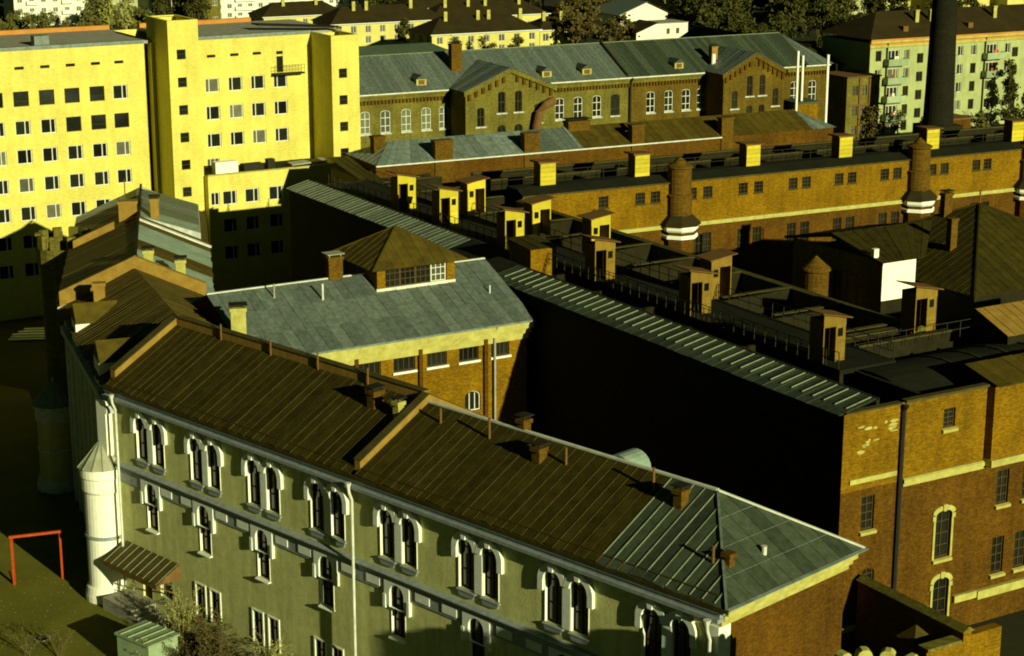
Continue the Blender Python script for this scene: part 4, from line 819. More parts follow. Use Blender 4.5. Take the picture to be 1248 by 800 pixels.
def ngable(x0, x1, zs, zp, wins, m_):
    xm = (x0+x1)/2
    w = MB(); wall(w, '-y', 230, x0, x1, 0, zs, [h for h in wins if h[2]+h[3] <= zs], .3); w.poly([(x0,230,zs),(x1,230,zs),(xm,230,zp)]); wall(w, '-x', x0, 230, 235, 0, zs); wall(w, '+x', x1, 230, 235, 0, zs)
    o = part(nb, 'gable_wall', w, m_)
    for h in wins: f = wtemplate(h[1],h[3],h[4],(0.,),(.5,),'framed','glass',.08); a = inst(o, 'window', f[0], (h[0]-ORG[nb.name][0], 230-ORG[nb.name][1], h[2]), 0, False); inst(a, 'pane', f[1], (0,0,0)); inst(a, 'sill', sl_, (0,0,0))
    for s, xa in ((1, x0), (-1, x1)):
        r_ = part(nb, 'gable_roof', MB().poly([(xa-s*.3,229.7,zs-.1),(xm,229.7,zp+.1),(xm,241,zp+.1),(xa-s*.3,237,zs-.1)]), 'roofgrey')
        panels(r_, (xa-s*.4,229.6,zs-.1), (xa-s*.4,238,zs-.1), (xm,241.5,zp+.15), (xm,229.6,zp+.15), 11, 'roofgrey', 'same', .035, .03)
        part(o, 'raking_cornice', MB().prism([(xa-s*.35,229.65,zs-.75),(xm,229.65,zp-.55),(xm,229.65,zp+.08),(xa-s*.35,229.65,zs-.12)], (0,.35,0)), m_)
        for k in range(6):
            t = (k+.5)/6.5; x = xa+(xm-xa)*t; z = zs-.8+(zp-zs+.1)*t; part(o, 'corbel', MB().box(x-.2,x+.2,229.72,230,z-.75,z+.1), 'brick')
    part(o, 'band', MB().box(x0,x1,229.85,230,11.2,11.4), 'brickhi') if False else None
ngable(110.1,123.7,13.9,16.6,[(112.4,1.1,8.9,2.6,.3),(115.6,1.1,10.6,2.9,.3),(118.2,1.1,10.6,2.9,.3),(115.6,1.3,6.3,2.6,.5),(118.2,1.3,6.3,2.6,.5),(121.2,1.1,8.9,2.6,.3)],'bricky')
ngable(151.8,162.5,13.9,16.6,[(153.8,1.0,8.7,2.6,.3),(156.4,1.0,10.4,3.0,.3),(158.6,1.0,10.4,3.0,.3),(156.4,1.0,6.4,2.6,.3),(158.6,1.0,6.4,2.6,.3),(161.0,1.0,8.7,2.6,.3)],'brickn')
q = MB(); q.tube([(120.6,229.5,5),(120.6,229.2,8.5),(120.9,229.0,10.3),(121.9,229.0,11.4),(123.4,229.4,11.9)],[.62,.62,.62,.6,.6],12); part(nb, 'duct', q, 'wood', 'curved rusty metal duct')
chimney(nb, 112.6, 238.5, 14.5, 19.4, 1.6, 1.1, 'chim', True); chimney(nb, 153.9, 236.2, 14, 17.2, 1.0, .9, 'ochre', True); part(nb, 'white_cowl', MB().tube([(153.3,235.2,14.4),(153.3,235.2,16.2)],[.35,.3],10), 'white')
q = MB(); q.tube([(138.9,234.2,13.6),(138.9,234.75,12.6),(138.9,234.75,3)],[.17]*3,8); part(nb, 'drain_pipe', q, 'dark')
# flue hut
fh = thing('flue_hut', 'small ochre brick hut with white flue pipes in front of the right gable', 'hut', 'W', (165.2, 229.6, 0))
part(fh, 'wall', MB().box(163.6,167.3,228.0,231.5,0,9.0), 'brickhi'); part(fh, 'roof', MB().box(163.3,167.6,227.7,231.8,9.01,9.25), 'fargrey')
for x, z1 in ((163.1,16.9),(165.0,16.0)): pipe(fh, x, 227.6 if x < 164 else 229.0, 5 if x < 164 else 9.2, z1, .2, 'white', 'flue_pipe')
fp_ = thing('flue_pipe', 'lone tall white flue pipe right of the gabled workshop', 'pipe', 'W', (170.0, 229.6, 0)); pipe(fp_, 170.0, 229.6, 0, 15.8, .22, 'white', 'shaft'); part(fp_, 'pipe_foot', MB().box(169.6,170.4,229.2,230.0,0,.6), 'conc')
# ================================================================ factory chimney
fc = thing('factory_chimney', 'very tall round brick factory chimney leaving the top of the picture', 'chimney', 'W', (190.2, 228, 0))
q = MB(); q.lathe(190.2,228,[(2.35,4.2),(2.25,8),(1.3,48),(1.45,48.5),(1.45,49.5)],28); part(fc, 'shaft', q, 'shadebrick')
part(fc, 'plinth', MB().box(187.5,192.9,225.3,230.7,0,4.2), 'yardw')
# ================================================================ apartment block
pa = thing('apartment_block', 'five storey pale green apartment block with balconies and dark hipped roof at right', 'building', 'W', (210, 250, 0))
pz = [12.0,9.0,6.0,3.0,.4]; cols = [191.4,197.2,208.3,211.1,218.4,224.5,227.5,236,239,242]; stc = [199.9,220.6-.6,232]
ph = [(x,1.15,z,1.7) for x in cols for z in pz]+[(x,1.3,z-.7,1.6) for x in stc for z in pz[:-1]]+[(x,2.2,z,1.7) for x in (194.5,215.0) for z in pz]
w = MB(); wall(w, '-y', 245, 189.7, 250, 0, 15.0, ph, .3); part(pa, 'front_wall', w, 'apart')
w = MB(); wall(w, '-x', 189.7, 245, 258, 0, 15.0); wall(w, '+y', 258, 189.7, 250, 0, 15.0); part(pa, 'wall', w, 'apart')
tpa = [wtemplate(1.15,1.7,0,(0.,),(),'framed','glass',.08), wtemplate(1.15,1.7,0,(.1,),(),'frame','glass',.09), wtemplate(1.15,1.7,0,(-.15,),(),'frame','glass2',.08)]; tps = wtemplate(1.3,1.6,0,(.1,),(),'framed','glass',.09); tpb = [wtemplate(2.2,1.7,0,(-.2,.15),(),'frame','glass',.12), wtemplate(2.2,1.7,0,(0.,.3),(),'frame','glass2',.1)]
for i, h in enumerate(ph): window(pa, tpb[(i*7) % 3 == 0] if h[1] == 2.2 else tps if h[1] == 1.3 else tpa[(i*i+i//3) % 3], '-y', 245, h[0], h[2])
for x, zz in ((194.5,pz[:4]),(204.8,pz[:4]),(215.0,pz[:2])):
    for z in zz:
        b_ = part(pa, 'balcony', MB().box(x-2.0,x+2.0,243.7,244.98,z-.75,z-.62), 'conc'); part(b_, 'balcony_front', MB().box(x-2.0,x+2.0,243.62,243.7,z-.62,z+.35).box(x-2.0,x-1.92,243.7,244.9,z-.6,z+.35).box(x+1.92,x+2.0,243.7,244.9,z-.6,z+.35), 'balc')
        for k in range(2):
            xx = x-1.4+random.random()*2.6; part(b_, 'laundry', MB().box(xx,xx+.5,243.9,243.94,z-.1,z+.8), ['white','trim','orange'][random.randrange(3)])
part(pa, 'cornice', MB().box(189.4,250,244.7,245,14.2,14.6).box(189.3,250,244.5,245,14.95,15.3), 'creamtrim'); part(pa, 'cornice_band', MB().box(189.5,250,244.8,245,14.6,14.95).box(189.3,250,244.45,244.7,15.3,15.6), 'orangeroof'); 
for x in (193,213.4,230): part(pa, 'drain_pipe', MB().tube([(x,244.6,15.2),(x,244.8,14.3),(x,244.8,.2)],[.12]*3,6), 'dark')
rp_ = part(pa, 'roof', MB().poly([(189.2,244.4,15.6),(251,244.4,15.6),(245,251.5,19.3),(195.5,251.5,19.3)]).poly([(189.2,244.4,15.6),(189.2,258.6,15.6),(195.5,251.5,19.3)]).poly([(251,258.6,15.6),(189.2,258.6,15.6),(195.5,251.5,19.3),(245,251.5,19.3)]).poly([(251,244.4,15.6),(251,258.6,15.6),(245,251.5,19.3)]), 'farroof')
for x in (201.5,204.5,218,228,231.5): chimney(rp_, x, 248.5, 17, 19.6, .7, .6, 'creamtrim', False)
for x in (197.5,211): part(rp_, 'dormer', MB().box(x-.5,x+.5,246,248,16.2,17.3), 'wood')
# annexe, dark shed and boiler hut near the chimney
sy = thing('ochre_annexe', 'small flat roofed ochre annexe at the left end of the apartment block', 'building', 'W', (185, 243, 0))
w = MB(); wh = [(x,1.1,z,1.5) for x in (183.2,185.0,186.9) for z in (7.6,4.4,1.2)]; wall(w, '-y', 240, 181.6, 188.0, 0, 10.4, wh, .3); wall(w, '-x', 181.6, 240, 247, 0, 10.4); wall(w, '+x', 188, 240, 247, 0, 10.4); part(sy, 'wall', w, 'bricky')
for h in wh: window(sy, wtemplate(1.1,1.5,0,(0.,),(.6,),'framed','glass2',.08), '-y', 240, h[0], h[2])
part(sy, 'roof', MB().box(181.4,188.2,239.7,247.2,10.41,10.6), 'wood'); part(sy, 'band', MB().box(181.5,188.1,239.85,240,5.9,6.2), 'wood')
for x in (184.1,186.0): part(sy, 'pier', MB().box(x-.2,x+.2,239.8,240,0,10.3), 'wood')
ds = thing('dark_gabled_shed', 'black roofed shed in shadow behind the white flue pipes', 'shed', 'W', (183, 262, 0))
w = MB(); wall(w, '-x', 176.5, 252, 285, 0, 11); wall(w, '-y', 252, 176.5, 189, 0, 11); w.poly([(176.5,252,11),(189,252,11),(182.7,252,14.5)]); part(ds, 'wall', w, 'yardw')
part(ds, 'roof', MB().poly([(175.8,251,10.8),(182.7,251,14.6),(182.7,286,14.6),(175.8,286,10.8)]).poly([(189.6,251,10.8),(182.7,251,14.6),(182.7,286,14.6),(189.6,286,10.8)]), 'dark')
bh = thing('boiler_hut', 'little red brown hut beside the foot of the factory chimney', 'hut', 'W', (196, 231, 0))
part(bh, 'wall', MB().box(193.6,197.6,229,233,0,4.4), 'brick'); part(bh, 'roof', MB().box(193.3,197.9,228.7,233.3,4.41,4.65), 'wood')
# ================================================================ far houses (frame W)
def house(name, label, x0, x1, y0, d, h, wm, rm, rise, cols, zs, ww, wh, hip=True, chims=(), ov=.5, pane='farpane', group=None, cat='house', zb=0):
    t = thing(name, label, cat, 'W', ((x0+x1)/2, y0+d/2, 0), group)
    cw_ = (x1-x0)/cols; hs = [(x0+cw_*(i+.5), ww, z, wh) for i in range(cols) for z in zs]
    nd = max(1, int(d/4)); hx = [(y0+d*(i+.5)/nd, ww, z, wh) for i in range(nd) for z in zs]
    w = MB(); wall(w, '-y', y0, x0, x1, zb, h, hs, .25); wall(w, '-x', x0, y0, y0+d, zb, h, hx, .25); wall(w, '+x', x1, y0, y0+d, zb, h); wall(w, '+y', y0+d, x0, x1, zb, h)
    ym = y0+d/2; k = d/2 if hip else 0
    if not hip:
        for x in (x0, x1): w.poly([(x,y0,h),(x,y0+d,h),(x,ym,h+rise)])
    part(t, 'wall', w, wm)
    tp_ = wtemplate(ww, wh, 0, (0.,), (), 'frame', pane, .1)
    for q_ in hs: window(t, tp_, '-y', y0, q_[0], q_[2])
    for q_ in hx: window(t, tp_, '-x', x0, q_[0], q_[2])
    if rise:
        a, b, c, e_ = x0-ov, x1+ov, y0-ov, y0+d+ov; z0 = h-.05
        A, B, C, D = (a,c,z0), (b,c,z0), (b,e_,z0), (a,e_,z0); P, Q = (x0+k*.8-(ov if not hip else 0),ym,h+rise), (x1-k*.8+(ov if not hip else 0),ym,h+rise)
        r = MB(); r.poly([A,B,Q,P]); r.poly([C,D,P,Q])
        if hip: r.poly([B,C,Q]); r.poly([D,A,P])
        r.poly([A,B,C,D]); ro = part(t, 'roof', r, rm)
        part(ro, 'eave', MB().box(a,b,c-.05,c+.1,z0-.12,z0+.06), 'trim' if wm != 'bricky' else 'wood')
        for f_ in chims:
            xx = x0+(x1-x0)*f_; part(ro, 'chimney', MB().box(xx-.4,xx+.4,ym-1.8,ym-1.1,h+rise*.4,h+rise+1.2), 'creamtrim')
    else: part(t, 'roof', MB().box(x0-.2,x1+.2,y0-.2,y0+d+.2,h,h+.35), rm)
    return t
house('far_house', 'long cream house with brown roof just above the yellow block roof', 159, 181, 448, 11, 3.4, 'faryellow', 'farroof', 3.0, 7, (1.0,), 1.3, 1.6, chims=(.3,.7))
house('far_house', 'cream two storey house with brown hipped roof behind the right stair tower', 160, 189, 405, 12, 5.3, 'faryellow', 'farroof', 3.4, 8, (.6,3.0), 1.4, 1.7, chims=(.25,.36,.75))
house('far_house', 'pale yellow house with brown roof and white chimneys behind the ribbed workshop roof', 171.5, 198, 375, 12, 5.2, 'faryellow', 'farroof', 3.2, 7, (.7,3.0), 1.5, 1.6, chims=(.2,.5,.6,.9))
house('far_house', 'short yellow house with dark roof left of the white gabled house', 203.4, 212.5, 385, 10, 3.8, 'faryellow', 'farroof', 2.6, 3, (1.2,), 1.5, 1.8, chims=(.3,.8))
house('far_house', 'low yellow house whose brown roof shows behind the middle far houses', 190, 221, 414, 11, 4.6, 'faryellow', 'farroof', 3.0, 9, (1.2,), 1.3, 1.7, chims=(.15,.35,.5,.8))
house('far_house', 'long low cream house with brown roof under the far trees', 196, 232, 446, 11, 4.0, 'faryellow', 'farroof', 2.8, 10, (1.2,), 1.2, 1.7, chims=(.2,.4,.7))
house('grey_roofed_shed', 'grey green sheet roofed shed directly behind the left part of the workshop', 105, 138, 282, 15, 10.5, 'bricky', 'fargrey', 3.2, 8, (4,), 1.4, 2.5, chims=(), cat='shed')
wg = thing('white_gabled_house', 'white gabled house with grey roof above the ribbed workshop roof', 'house', 'W', (235, 396, 0))
w = MB(); wall(w, '-y', 392, 228.8, 242, 0, 5.6, [(239.5,1,2.0,1.4)], .25); w.poly([(228.8,392,5.6),(242,392,5.6),(236,392,8.2)]); wall(w, '-x', 228.8, 392, 410, 0, 5.6); part(wg, 'wall', w, 'farwhite'); window(wg, wtemplate(1.0,1.4,0,(0.,),(),'framed','farpane',.08), '-y', 392, 239.5, 2.0)
part(wg, 'roof', MB().prism([(228,391.5,5.4),(236,391.5,8.4),(236,391.5,8.6),(228,391.5,5.6)], (0,19,0)), 'roofgrey'); part(wg, 'roof', MB().prism([(242.8,391.5,5.4),(236.01,391.5,8.4),(236.01,391.5,8.6),(242.8,391.5,5.6)], (0,19,0)), 'farroof')
wa = thing('white_annexe', 'white flat roofed annexe with lean-to roof below the white gabled house', 'house', 'W', (232, 381, 0))
hs = [(233.6,.9,2.2,1.3),(236.2,.9,2.2,1.3)]
w = MB(); wall(w, '-y', 378, 230.5, 239, 0, 4.6, hs, .25); w.poly([(225,378,0),(230.5,378,0),(230.5,378,4.7),(225,378,2.7)]); wall(w, '-x', 230.5, 378, 385, 0, 4.6); part(wa, 'wall', w, 'farwhite')
for h in hs: window(wa, wtemplate(.9,1.3,0,(),(),'framed','farpane',.06), '-y', 378, h[0], h[2])
part(wa, 'lean_to_roof', MB().prism([(224.5,377.5,2.7),(230.5,377.5,4.9),(230.5,386,4.9),(224.5,386,2.7)], (0,0,.15)), 'farroof'); part(wa, 'flat_roof', MB().box(230.5,239.1,377.9,385,4.61,4.8), 'conc')
def block(label, x0, x1, y0, h, wm, cols, st, w_=1.3, h_=1.25, zb=0, balc=()):
    zs = [zb+.7+st*k for k in range(int((h-zb)/st))]
    t = house('far_block', label, x0, x1, y0, 12, h, wm, 'fargrey', 0, cols, zs, w_, h_, cat='building', zb=zb)
    for i in balc:
        for z in zs: part(t, 'balcony', MB().box(x0+(x1-x0)*(i+.5)/cols-1.4, x0+(x1-x0)*(i+.5)/cols+1.4, y0-.9, y0-.02, z-.5, z+.45), 'trim')
    return t
block('white apartment block cut by the top edge at far left', 106, 124, 486, 17, 'farwhite', 6, 2.6, balc=(1,4))
block('pale grey green apartment slab behind the tall yellow poplars', 127, 142, 500, 17, 'apart', 5, 2.6, balc=(2,))
block('white apartment block behind the left stair tower', 145.5, 154, 502, 17, 'farwhite', 3, 2.6, balc=(1,))
block('long white apartment block with rows of windows at the top edge', 156, 199, 478, 17, 'farwhite', 15, 2.3, balc=(2,3,7,11))
block('plain tall olive block edge right of the left stair tower', 149.5, 155.2, 470, 17, 'bricky', 2, 4)
block('pale block with small windows left of the top right yellow blocks', 311, 320, 416, 16, 'apart', 4, 2.6)
block('yellow apartment block left of the factory chimney top', 321.5, 331, 411, 16, 'faryellow', 3, 2.6, 1.6)
block('yellow apartment block behind the factory chimney top', 336, 356, 408, 16, 'faryellow', 5, 2.6, 1.6)
block('yellow apartment block in the top right corner', 358, 380, 403, 16, 'faryellow', 6, 2.6, 1.6)
block('yellowish house front half hidden in the far wood', 268, 284, 440, 6, 'faryellow', 5, 2.6)
house('dark_roofed_house', 'dark roofed house in the far wood left of the apartment block', 262, 285, 330, 14, 5.5, 'bricky', 'farroof', 3.5, 6, (1.5,), 1.2, 1.6)
house('dark_roofed_house', 'dark hipped roof rising behind the apartment block', 226, 252, 285, 14, 9.5, 'bricky', 'farroof', 4.0, 6, (1.5,5), 1.2, 1.6, chims=(.3,.6))
# ================================================================ trees
def crown(seed, n, R_, H0, H1, size, shape='round', clumps=14):
    rd = random.Random(seed); q = MB(); cl = []
    for i in range(clumps):
        t = rd.random(); z = H0+(H1-H0)*t
        wd_ = R_*(math.sin(math.pi*min(1, .18+.8*t))**.7 if shape == 'round' else (1-.85*t))
        a = rd.uniform(0, 6.283); r = wd_*rd.uniform(.25,.85); cl.append((r*math.cos(a), r*math.sin(a), z, R_*rd.uniform(.22,.42)))
    for i in range(n):
        c = cl[rd.randrange(clumps)]; g = [max(-2.1, min(2.1, rd.gauss(0,.62))) for _ in range(3)]
        p = Vector((c[0]+g[0]*c[3], c[1]+g[1]*c[3], c[2]+g[2]*c[3]*.8)); s = size*rd.uniform(.6,1.4)
        d1 = Vector((rd.gauss(0,1), rd.gauss(0,1), rd.gauss(0,1))).normalized(); d2 = d1.cross(Vector((rd.gauss(0,1), rd.gauss(0,1), rd.gauss(0,1)))).normalized()
        q.poly([p+d1*s, p+d2*s*.55, p-d1*s, p-d2*s*.55])
    return q, cl
def trunk(seed, H, r, cl, H0):
    rd = random.Random(seed+99); q = MB(); q.tube([(0,0,-.1),(rd.uniform(-.1,.1),rd.uniform(-.1,.1),H*.4),(rd.uniform(-.3,.3),rd.uniform(-.3,.3),H*.92)], [r,r*.7,r*.15], 7)
    for c in cl[:9]:
        z = max(H0*.7, c[2]-abs(c[0])-abs(c[1])*.5-.5); q.tube([(0,0,z),(c[0]*.5,c[1]*.5,(z+c[2])/2+.15),(c[0],c[1],c[2])], [r*.4,r*.25,r*.08], 5)
    return q
TT = {}
def ttemplate(key, seed, n, R_, H0, H1, size, lm, bm='bark', shape='round', r=.2, clumps=14):
    c, cl = crown(seed, n, R_, H0, H1, size, shape, clumps); TT[key] = (trunk(seed, H1, r, cl, H0).mesh('trunk', M[bm]), c.mesh('crown', M[lm]))
ttemplate('d0', 1, 1300, 3.6, 2.5, 10, .42, 'leafd'); ttemplate('d1', 2, 1200, 3.2, 2, 8.5, .42, 'leafd'); ttemplate('b0', 3, 1000, 3.2, 2, 8.5, .4, 'leafb'); ttemplate('b1', 4, 800, 2.6, 1.6, 6.5, .38, 'leafb')
ttemplate('o0', 5, 1000, 3.2, 2, 8, .4, 'leafo'); ttemplate('o1', 6, 700, 2.2, 1, 5, .35, 'leafo'); ttemplate('pop', 7, 1500, 2.0, .8, 11, .3, 'leafd', shape='cone', clumps=26); ttemplate('y0', 8, 900, 1.9, 3, 13, .34, 'leafy', 'barkpale', 'round', .22, 22); ttemplate('s', 9, 600, 1.8, .5, 3.2, .25, 'leafo')
ttemplate('b2', 13, 550, 2.6, 2, 7.5, .32, 'leafb', 'bark', 'round', .18, 20)
def tree(key, x, y, label, group, sc=1., rz=None, name='tree'):
    t = bpy.data.objects.new(name, None); COL.objects.link(t); t.location = (x, y, 0); t.scale = (sc,)*3; t.rotation_euler = (0,0,random.random()*6.28 if rz is None else rz); ORG[t.name] = (0,0,0)
    tag(t, label, 'tree', group); inst(t, 'trunk', TT[key][0], (0,0,0)); inst(t, 'crown', TT[key][1], (0,0,0)); return t
def wood(name, label, xr, yr, n, kinds, lm, sc=(.8,1.25)):
    q = MB(); rd = random.Random(len(label))
    for i in range(n):
        x, y, s_ = rd.uniform(*xr), rd.uniform(*yr), rd.uniform(*sc); k = rd.choice(kinds); c, cl = crown(900+i % 6, k[0], k[1], k[2], k[3], .42); a = rd.uniform(0, 6.28); ca, sa = math.cos(a)*s_, math.sin(a)*s_
        q.tube([(x,y,-.1),(x+.1,y,k[3]*s_*.4),(x,y+.2,k[3]*s_*.9)], [.22*s_,.15*s_,.04], 6)
        i0 = len(q.v); q.v += [(x+u*ca-v*sa, y+u*sa+v*ca, z*s_) for u, v, z in c.v]; q.f += [tuple(t+i0 for t in f) for f in c.f]
    return solo(name, q, lm, label, 'wood', kind='stuff')
ORDN = ['first','second','third','fourth','fifth','sixth','seventh']
def grove(xr, yr, n, keys, label, group, sc=(.8,1.25)):
    ps = sorted([(random.uniform(*xr), random.uniform(*yr)) for i in range(n)], key=lambda p: p[0]/p[1])
    for i, (x, y) in enumerate(ps): tree(random.choice(keys), x, y, f'{label}, {ORDN[i]} from left', group, random.uniform(*sc))
wood('far_wood', 'dark wood behind the workshop roof right of the white gabled house', (41,84), (405,520), 56, ((1000,3.6,2.5,10),(900,3.2,2,8.5)), 'leafd')
wood('far_wood', 'brownish autumn trees crowding left of the white gabled house', (12,28), (425,530), 20, ((800,3.2,2,8.5),(650,2.6,1.6,6.5)), 'leafb')
wood('far_wood', 'dark trees filling the gap between workshop and apartment block roof', (62,80), (365,405), 12, ((1000,3.6,2.5,10),(900,3.2,2,8.5)), 'leafd', (.7,1.1))
wood('far_wood', 'dark trees at the foot of the top right blocks', (88,122), (480,500), 13, ((900,3.6,2.5,10),(800,3.2,2,8.5)), 'leafd', (.6,.9))
wood('far_scrub', 'olive scrub of low trees above the yellow block roof', (-128,-84), (440,492), 30, ((800,3.2,1.2,7),(600,2.4,.8,5)), 'leafo', (.6,1.0))
wood('far_wood', 'dark wood at the top edge above the cream houses', (-46,34), (500,575), 34, ((1000,3.6,2.5,10),(900,3.2,2,8.5)), 'leafd', (.8,1.2))
grove((-14,12), (404,414), 6, ('b1','s','b2'), 'small autumn tree in front of the pale yellow far house', 'small autumn trees by the far house', (.5,.75))
grove((-90,-78), (480,495), 5, ('d1','d0'), 'dark tree beside the olive block edge', 'dark trees by the olive block', (.8,1.1))
grove((-44,-22), (440,452), 5, ('d1','b0'), 'dark tree between the cream far houses', 'dark trees between the cream houses', (.5,.8))
grove((-68,-45), (482,490), 6, ('d1','o0'), 'dark tree in front of the long white block', 'dark trees by the long white block', (.4,.6))
tree('y0', -96.5, 452, 'tall yellow green poplar rising behind the yellow block, left one', 'yellow poplars', 1.15); tree('y0', -92.2, 453, 'tall yellow green poplar rising behind the yellow block, right one', 'yellow poplars', 1.1, 2.0)
def wpos(x, y): a = R(27); return x*math.cos(a)-y*math.sin(a), x*math.sin(a)+y*math.cos(a)
for (x, y, k, l, s_) in ((216.4,241.5,'pop','dark spire shaped tree in front of the apartment block',1.0), (203,242.5,'o1','round olive bush tree left of the factory chimney foot',.9), (224.5,240.5,'b1','autumn tree at the right edge by the apartment block',.9), (211,242,'s','low bush right of the factory chimney',1.0), (206,240.8,'s','low bush just left of the factory chimney foot',.8), (193.5,241.8,'b2','thin autumn tree before the first balcony stack',.55), (186,238.5,'b2','bare autumn tree in front of the ochre annexe',.75)):
    p = wpos(x, y); tree(k, p[0], p[1], l, None, s_)
# ================================================================ lower left yard
gf = thing('red_goal_frame', 'orange red painted steel goal frame on the dark yard', 'goal frame', '0', (-31.2, 115.9, 0))
q = MB(); q.box(-32.87,-32.71,115.38,115.54,0,3.25); part(gf, 'post', q, 'orange'); q = MB(); q.box(-29.92,-29.76,116.43,116.59,0,3.25); part(gf, 'post', q, 'orange')
part(gf, 'crossbar', MB().bar((-32.95,115.42,3.33),(-29.7,116.55,3.33),.16), 'orange')
for p, q_ in (((-32.8,115.5,0),(-33.6,117.6,0)),((-29.8,116.5,0),(-30.5,118.7,0))): part(gf, 'ground_bar', MB().bar(Vector(p)+Vector((0,0,.05)), Vector(q_)+Vector((0,0,.05)), .08), 'orange')
cn = thing('green_container', 'pale green metal container by the steps at the bottom edge', 'container', '0', (-21.6, 102.9, 0))
def rotbox(mb, cx_, cy_, a, l, w_, z0, z1):
    c, s = math.cos(R(a)), math.sin(R(a)); mb.prism([(cx_+u*l/2*c-v*w_/2*s, cy_+u*l/2*s+v*w_/2*c, z0) for u, v in ((-1,-1),(1,-1),(1,1),(-1,1))], (0,0,z1-z0)); return mb
part(cn, 'body', rotbox(MB(), -21.6,102.9,-40,2.9,2.2,.15,2.0), 'balc'); part(cn, 'roof', rotbox(MB(), -21.6,102.9,-40,3.1,2.4,2.0,2.14), 'balc')
for k in range(4): part(cn, 'rib', rotbox(MB(), -21.6+(-1.05+.7*k)*math.cos(R(-40)), 102.9+(-1.05+.7*k)*math.sin(R(-40)), -40, .08, 2.3, 2.141, 2.2), 'balc')
part(cn, 'skid', rotbox(MB(), -21.6,102.9,-40,2.7,.3,0,.15), 'dark')
lp = thing('yard_lamp', 'thin grey lamp post standing by the steps below the white tower', 'lamp post', '0', (-23.9, 110.6, 0))
part(lp, 'post', MB().tube([(-23.9,110.6,0),(-23.9,110.6,2.4)],[.06,.04],8), 'conc'); part(lp, 'lamp_head', MB().tube([(-23.9,110.6,2.4),(-23.9,110.6,2.55),(-23.9,110.6,2.75)],[.1,.22,.08],10), 'trim')
def shrub(seed, x, y, h, spread, nb, leaves, label, lm='leafy', bm='barkpale', th_=1.):
    rd = random.Random(seed); t = thing('shrub', label, 'shrub', '0', (x, y, 0), 'shrubs along the stucco wall')
    q = MB(); lv = MB()
    for i in range(nb):
        a = rd.uniform(0, 6.283); s = spread*rd.uniform(.2,1); hh_ = h*rd.uniform(.55,1); p0 = Vector((x+rd.uniform(-.15,.15), y+rd.uniform(-.15,.15), 0)); p2 = Vector((x+s*math.cos(a), y+s*math.sin(a), hh_)); p1 = (p0+p2)/2+Vector((0,0,hh_*.12)); q.tube([p0,p1,p2],[.028*th_,.018*th_,.007],5,False)
        for k in range(3):
            f = rd.uniform(.35,.95); b0 = p0.lerp(p2, f); b1 = b0+Vector((rd.gauss(0,.35), rd.gauss(0,.35), rd.uniform(.1,.6))); q.tube([b0,b1],[.015,.006],4,False)
            for _ in range(leaves):
                c = b0.lerp(b1, rd.random())+Vector((rd.gauss(0,.09),rd.gauss(0,.09),rd.gauss(0,.09))); d1 = Vector((rd.gauss(0,1),rd.gauss(0,1),rd.gauss(0,1))).normalized()*rd.uniform(.03,.08); d2 = d1.cross(Vector((rd.gauss(0,1),rd.gauss(0,1),1))).normalized()*.04; lv.poly([c+d1,c+d2,c-d1,c-d2])
    part(t, 'stems', q, bm); part(t, 'leaves', lv, lm)
def fpos(yf, off): return (.7071*(62.2-off-yf), .7071*(62.2-off+yf))
sh_ = [(*fpos(*a[0]), *a[1:]) for a in (((88.3,2.0),4.2,1.2,30,20,'tall bare yellowish shrub just right of the green container'), ((86.4,1.5),2.8,1.5,36,16,'bushy brown shrub under the second ground floor window pair'), ((84.3,2.2),2.6,1.6,36,16,'low tangled shrub left of the third ground floor window pair'), ((92.6,7.9),2.2,1.2,9,4,'spindly bare shrub at the bottom edge left of the green container'), ((94.4,9.0),2.0,1.4,8,3,'spindly bare shrub casting thin twigs over the yard'), ((80.2,1.6),3.2,1.4,34,18,'leafy shrub at the edge of the wall shadow'), ((86.9,3.6),2.2,1.7,34,14,'low brown shrub in front of the second window pair'), ((87.4,5.0),2.2,.9,14,10,'small yellow leaved shrub at the bottom edge beside the green container'), ((78.0,1.8),2.8,1.5,34,16,'spreading shrub in the wall shadow below the fourth bay'), ((83.0,3.6),2.4,1.7,36,14,'broad brown shrub cut by the bottom edge'), ((80.4,3.8),2.4,1.6,30,14,'brown shrub cut by the bottom edge in the wall shadow'))]
for i, a in enumerate(sh_): shrub(20+i, *a, bm='barkpale' if i in (0,5) else 'barkmid', th_=.6 if i in (3,4) else 1., lm='leafy' if i in (0,7,5,8) else 'leafb')
ug = MB(); rd = random.Random(5)
for i in range(5200):
    t = rd.random(); bx, by = -20.6+12.0*t, 108.0-11.8*t; o_ = abs(rd.gauss(0,1.1)); px_, py_ = bx-o_*.72+rd.gauss(0,.3), by-o_*.72+rd.gauss(0,.3)
    d_ = Vector((rd.gauss(0,.35), rd.gauss(0,.35), rd.uniform(.15,.75))); n_ = d_.cross(Vector((rd.gauss(0,1),rd.gauss(0,1),0))).normalized()*.018; b_ = Vector((px_,py_,0)); ug.poly([b_-n_, b_+n_, b_+d_])
lf = MB(); rd = random.Random(11)
for i in range(500):
    px_, py_ = rd.uniform(-36,-20), rd.uniform(98,118)
    if (px_+py_*.0) > -21 and py_ > 108: continue
    a_ = rd.uniform(0,6.28); s_ = rd.uniform(.03,.09); lf.poly([(px_+s_*math.cos(a_),py_+s_*math.sin(a_),.02), (px_-s_*math.sin(a_),py_+s_*math.cos(a_),.035), (px_-s_*math.cos(a_),py_-s_*math.sin(a_),.02), (px_+s_*math.sin(a_),py_-s_*math.cos(a_),.03)])
solo('fallen_leaves', lf, 'leafy', 'scattered yellow leaves on the yard', 'leaves', kind='stuff')
mh = thing('manhole_cover', 'round iron manhole cover set in the sunlit yard', 'manhole cover', '0', (-28.9, 106.9, 0))
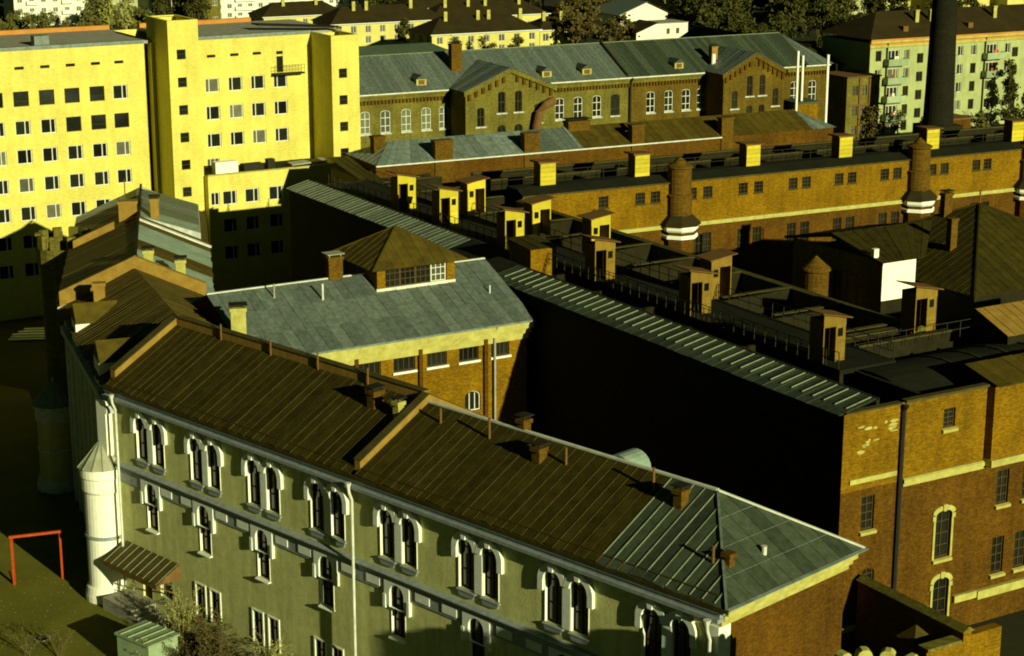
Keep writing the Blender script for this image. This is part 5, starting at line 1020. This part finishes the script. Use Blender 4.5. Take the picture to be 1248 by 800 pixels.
part(mh, 'rim', MB().lathe(-28.9,106.9,[(.5,.006),(.5,.03),(.42,.035)],20), 'conc'); part(mh, 'lid', MB().lathe(-28.9,106.9,[(.41,.028),(.05,.032),(.01,.032)],20), 'dark')
kb_ = thing('kerb', 'low concrete kerb between the yard and the planted strip', 'kerb', '0', (-19.5, 101.5, 0))
for i in range(12): part(kb_, 'kerbstone', MB().bar((-23.3+.7*i,105.35-.7*i,.07), (-22.64+.7*i,104.69-.7*i,.07), .14, .14), 'conc')
solo('undergrowth' , ug, 'leafb', 'tangled brown undergrowth at the foot of the stucco wall', 'undergrowth', kind='stuff')
pk = thing('plank_pile', 'pile of pale planks lying in the shaded yard at the left edge', 'planks', '0', (-46.5, 178, 0), None)
for i in range(9): part(pk, 'plank', MB().bar((-49+.1*i,176.6+.36*i,.15+.16*(i % 3)), (-43.6+.2*(i % 4),177.2+.36*i,.15+.16*(i % 3)), .3, .12), 'trim')
# ================================================================ lower right: yard wall, crenellated gatehouse
yw = thing('yard_wall', 'sloping capped brick yard wall running from the cell block to the bottom edge', 'wall', 'M', (70.9, 74, 0))
part(yw, 'wall', MB().box(70.7,71.3,69.8,78.6,0,5.2), 'brickhi'); part(yw, 'capping', MB().prism([(70.55,69.7,5.2),(71.45,69.7,5.2),(71.0,69.7,5.5)], (0,8.9,0)), 'bricky')
part(yw, 'return_wall', MB().box(71.31,73.6,69.8,70.4,0,4.9), 'brickhi'); part(yw, 'return_wall', MB().box(68.0,70.69,69.8,70.4,0,4.6), 'brickhi')
part(yw, 'return_capping', MB().box(68.0,70.5,69.7,70.5,4.601,4.8), 'bricky')
gh_ = thing('crenellated_gatehouse', 'crenellated gatehouse turret with bright merlons at the bottom edge', 'gatehouse', 'F', (59.6, 38.4, 0))
part(gh_, 'wall', MB().box(55.3,62.4,33,37.6,0,14.2), 'brickhi')
GX, GY, GR = 59.5, 38.6, 2.2
part(gh_, 'turret_shaft', MB().lathe(GX,GY,[(GR,0),(GR,13.6),(GR+.25,14.0),(GR+.25,14.6),(GR-.2,14.6),(GR-.2,14.0),(.1,14.0)],24), 'brickhi')
for k in range(14):
    a = 2*math.pi*k/14; q = MB(); w2 = .34
    def rp3(r, s_, z): return (GX+r*math.cos(a)-s_*math.sin(a), GY+r*math.sin(a)+s_*math.cos(a), z)
    r0 = GR-.2
    q.prism([rp3(r0,-w2,14.6), rp3(r0,w2,14.6), rp3(r0,w2,15.1), rp3(r0,w2*.75,15.32), rp3(r0,w2*.35,15.42), rp3(r0,-w2*.35,15.42), rp3(r0,-w2*.75,15.32), rp3(r0,-w2,15.1)], (.43*math.cos(a), .43*math.sin(a), 0)); part(gh_, 'merlon', q, 'creamtrim')
gp = thing('gate_pier', 'small pyramid capped gate pier beside the yard wall end', 'pier', 'M', (69.6, 72.4, 0))
part(gp, 'shaft', MB().box(69.0,70.2,71.8,73.0,0,4.0), 'brickhi'); part(gp, 'pyramid_cap', MB().lathe(69.6,72.4,[(1.1,4.0),(1.1,4.12),(.04,4.9)],4,R(45),R(405)), 'roofrust')
kr = thing('unseen_shadow_range', 'unseen perimeter range added outside the right edge for its shadow', 'building', 'M', (104, 52, 0))  # out of view, added to cast shadow on the cell block's foot
part(kr, 'wall', MB().box(90,118,44,54,0,8.5), 'brick'); part(kr, 'roof', MB().prism([(89.5,43.5,8.5),(89.5,54.5,8.5),(89.5,49,11)], (29,0,0)), 'roofrust')
for x in (93,97,101,105,109): part(kr, 'merlon', MB().box(x,x+2,53.4,54,8.51,9.6), 'brick')
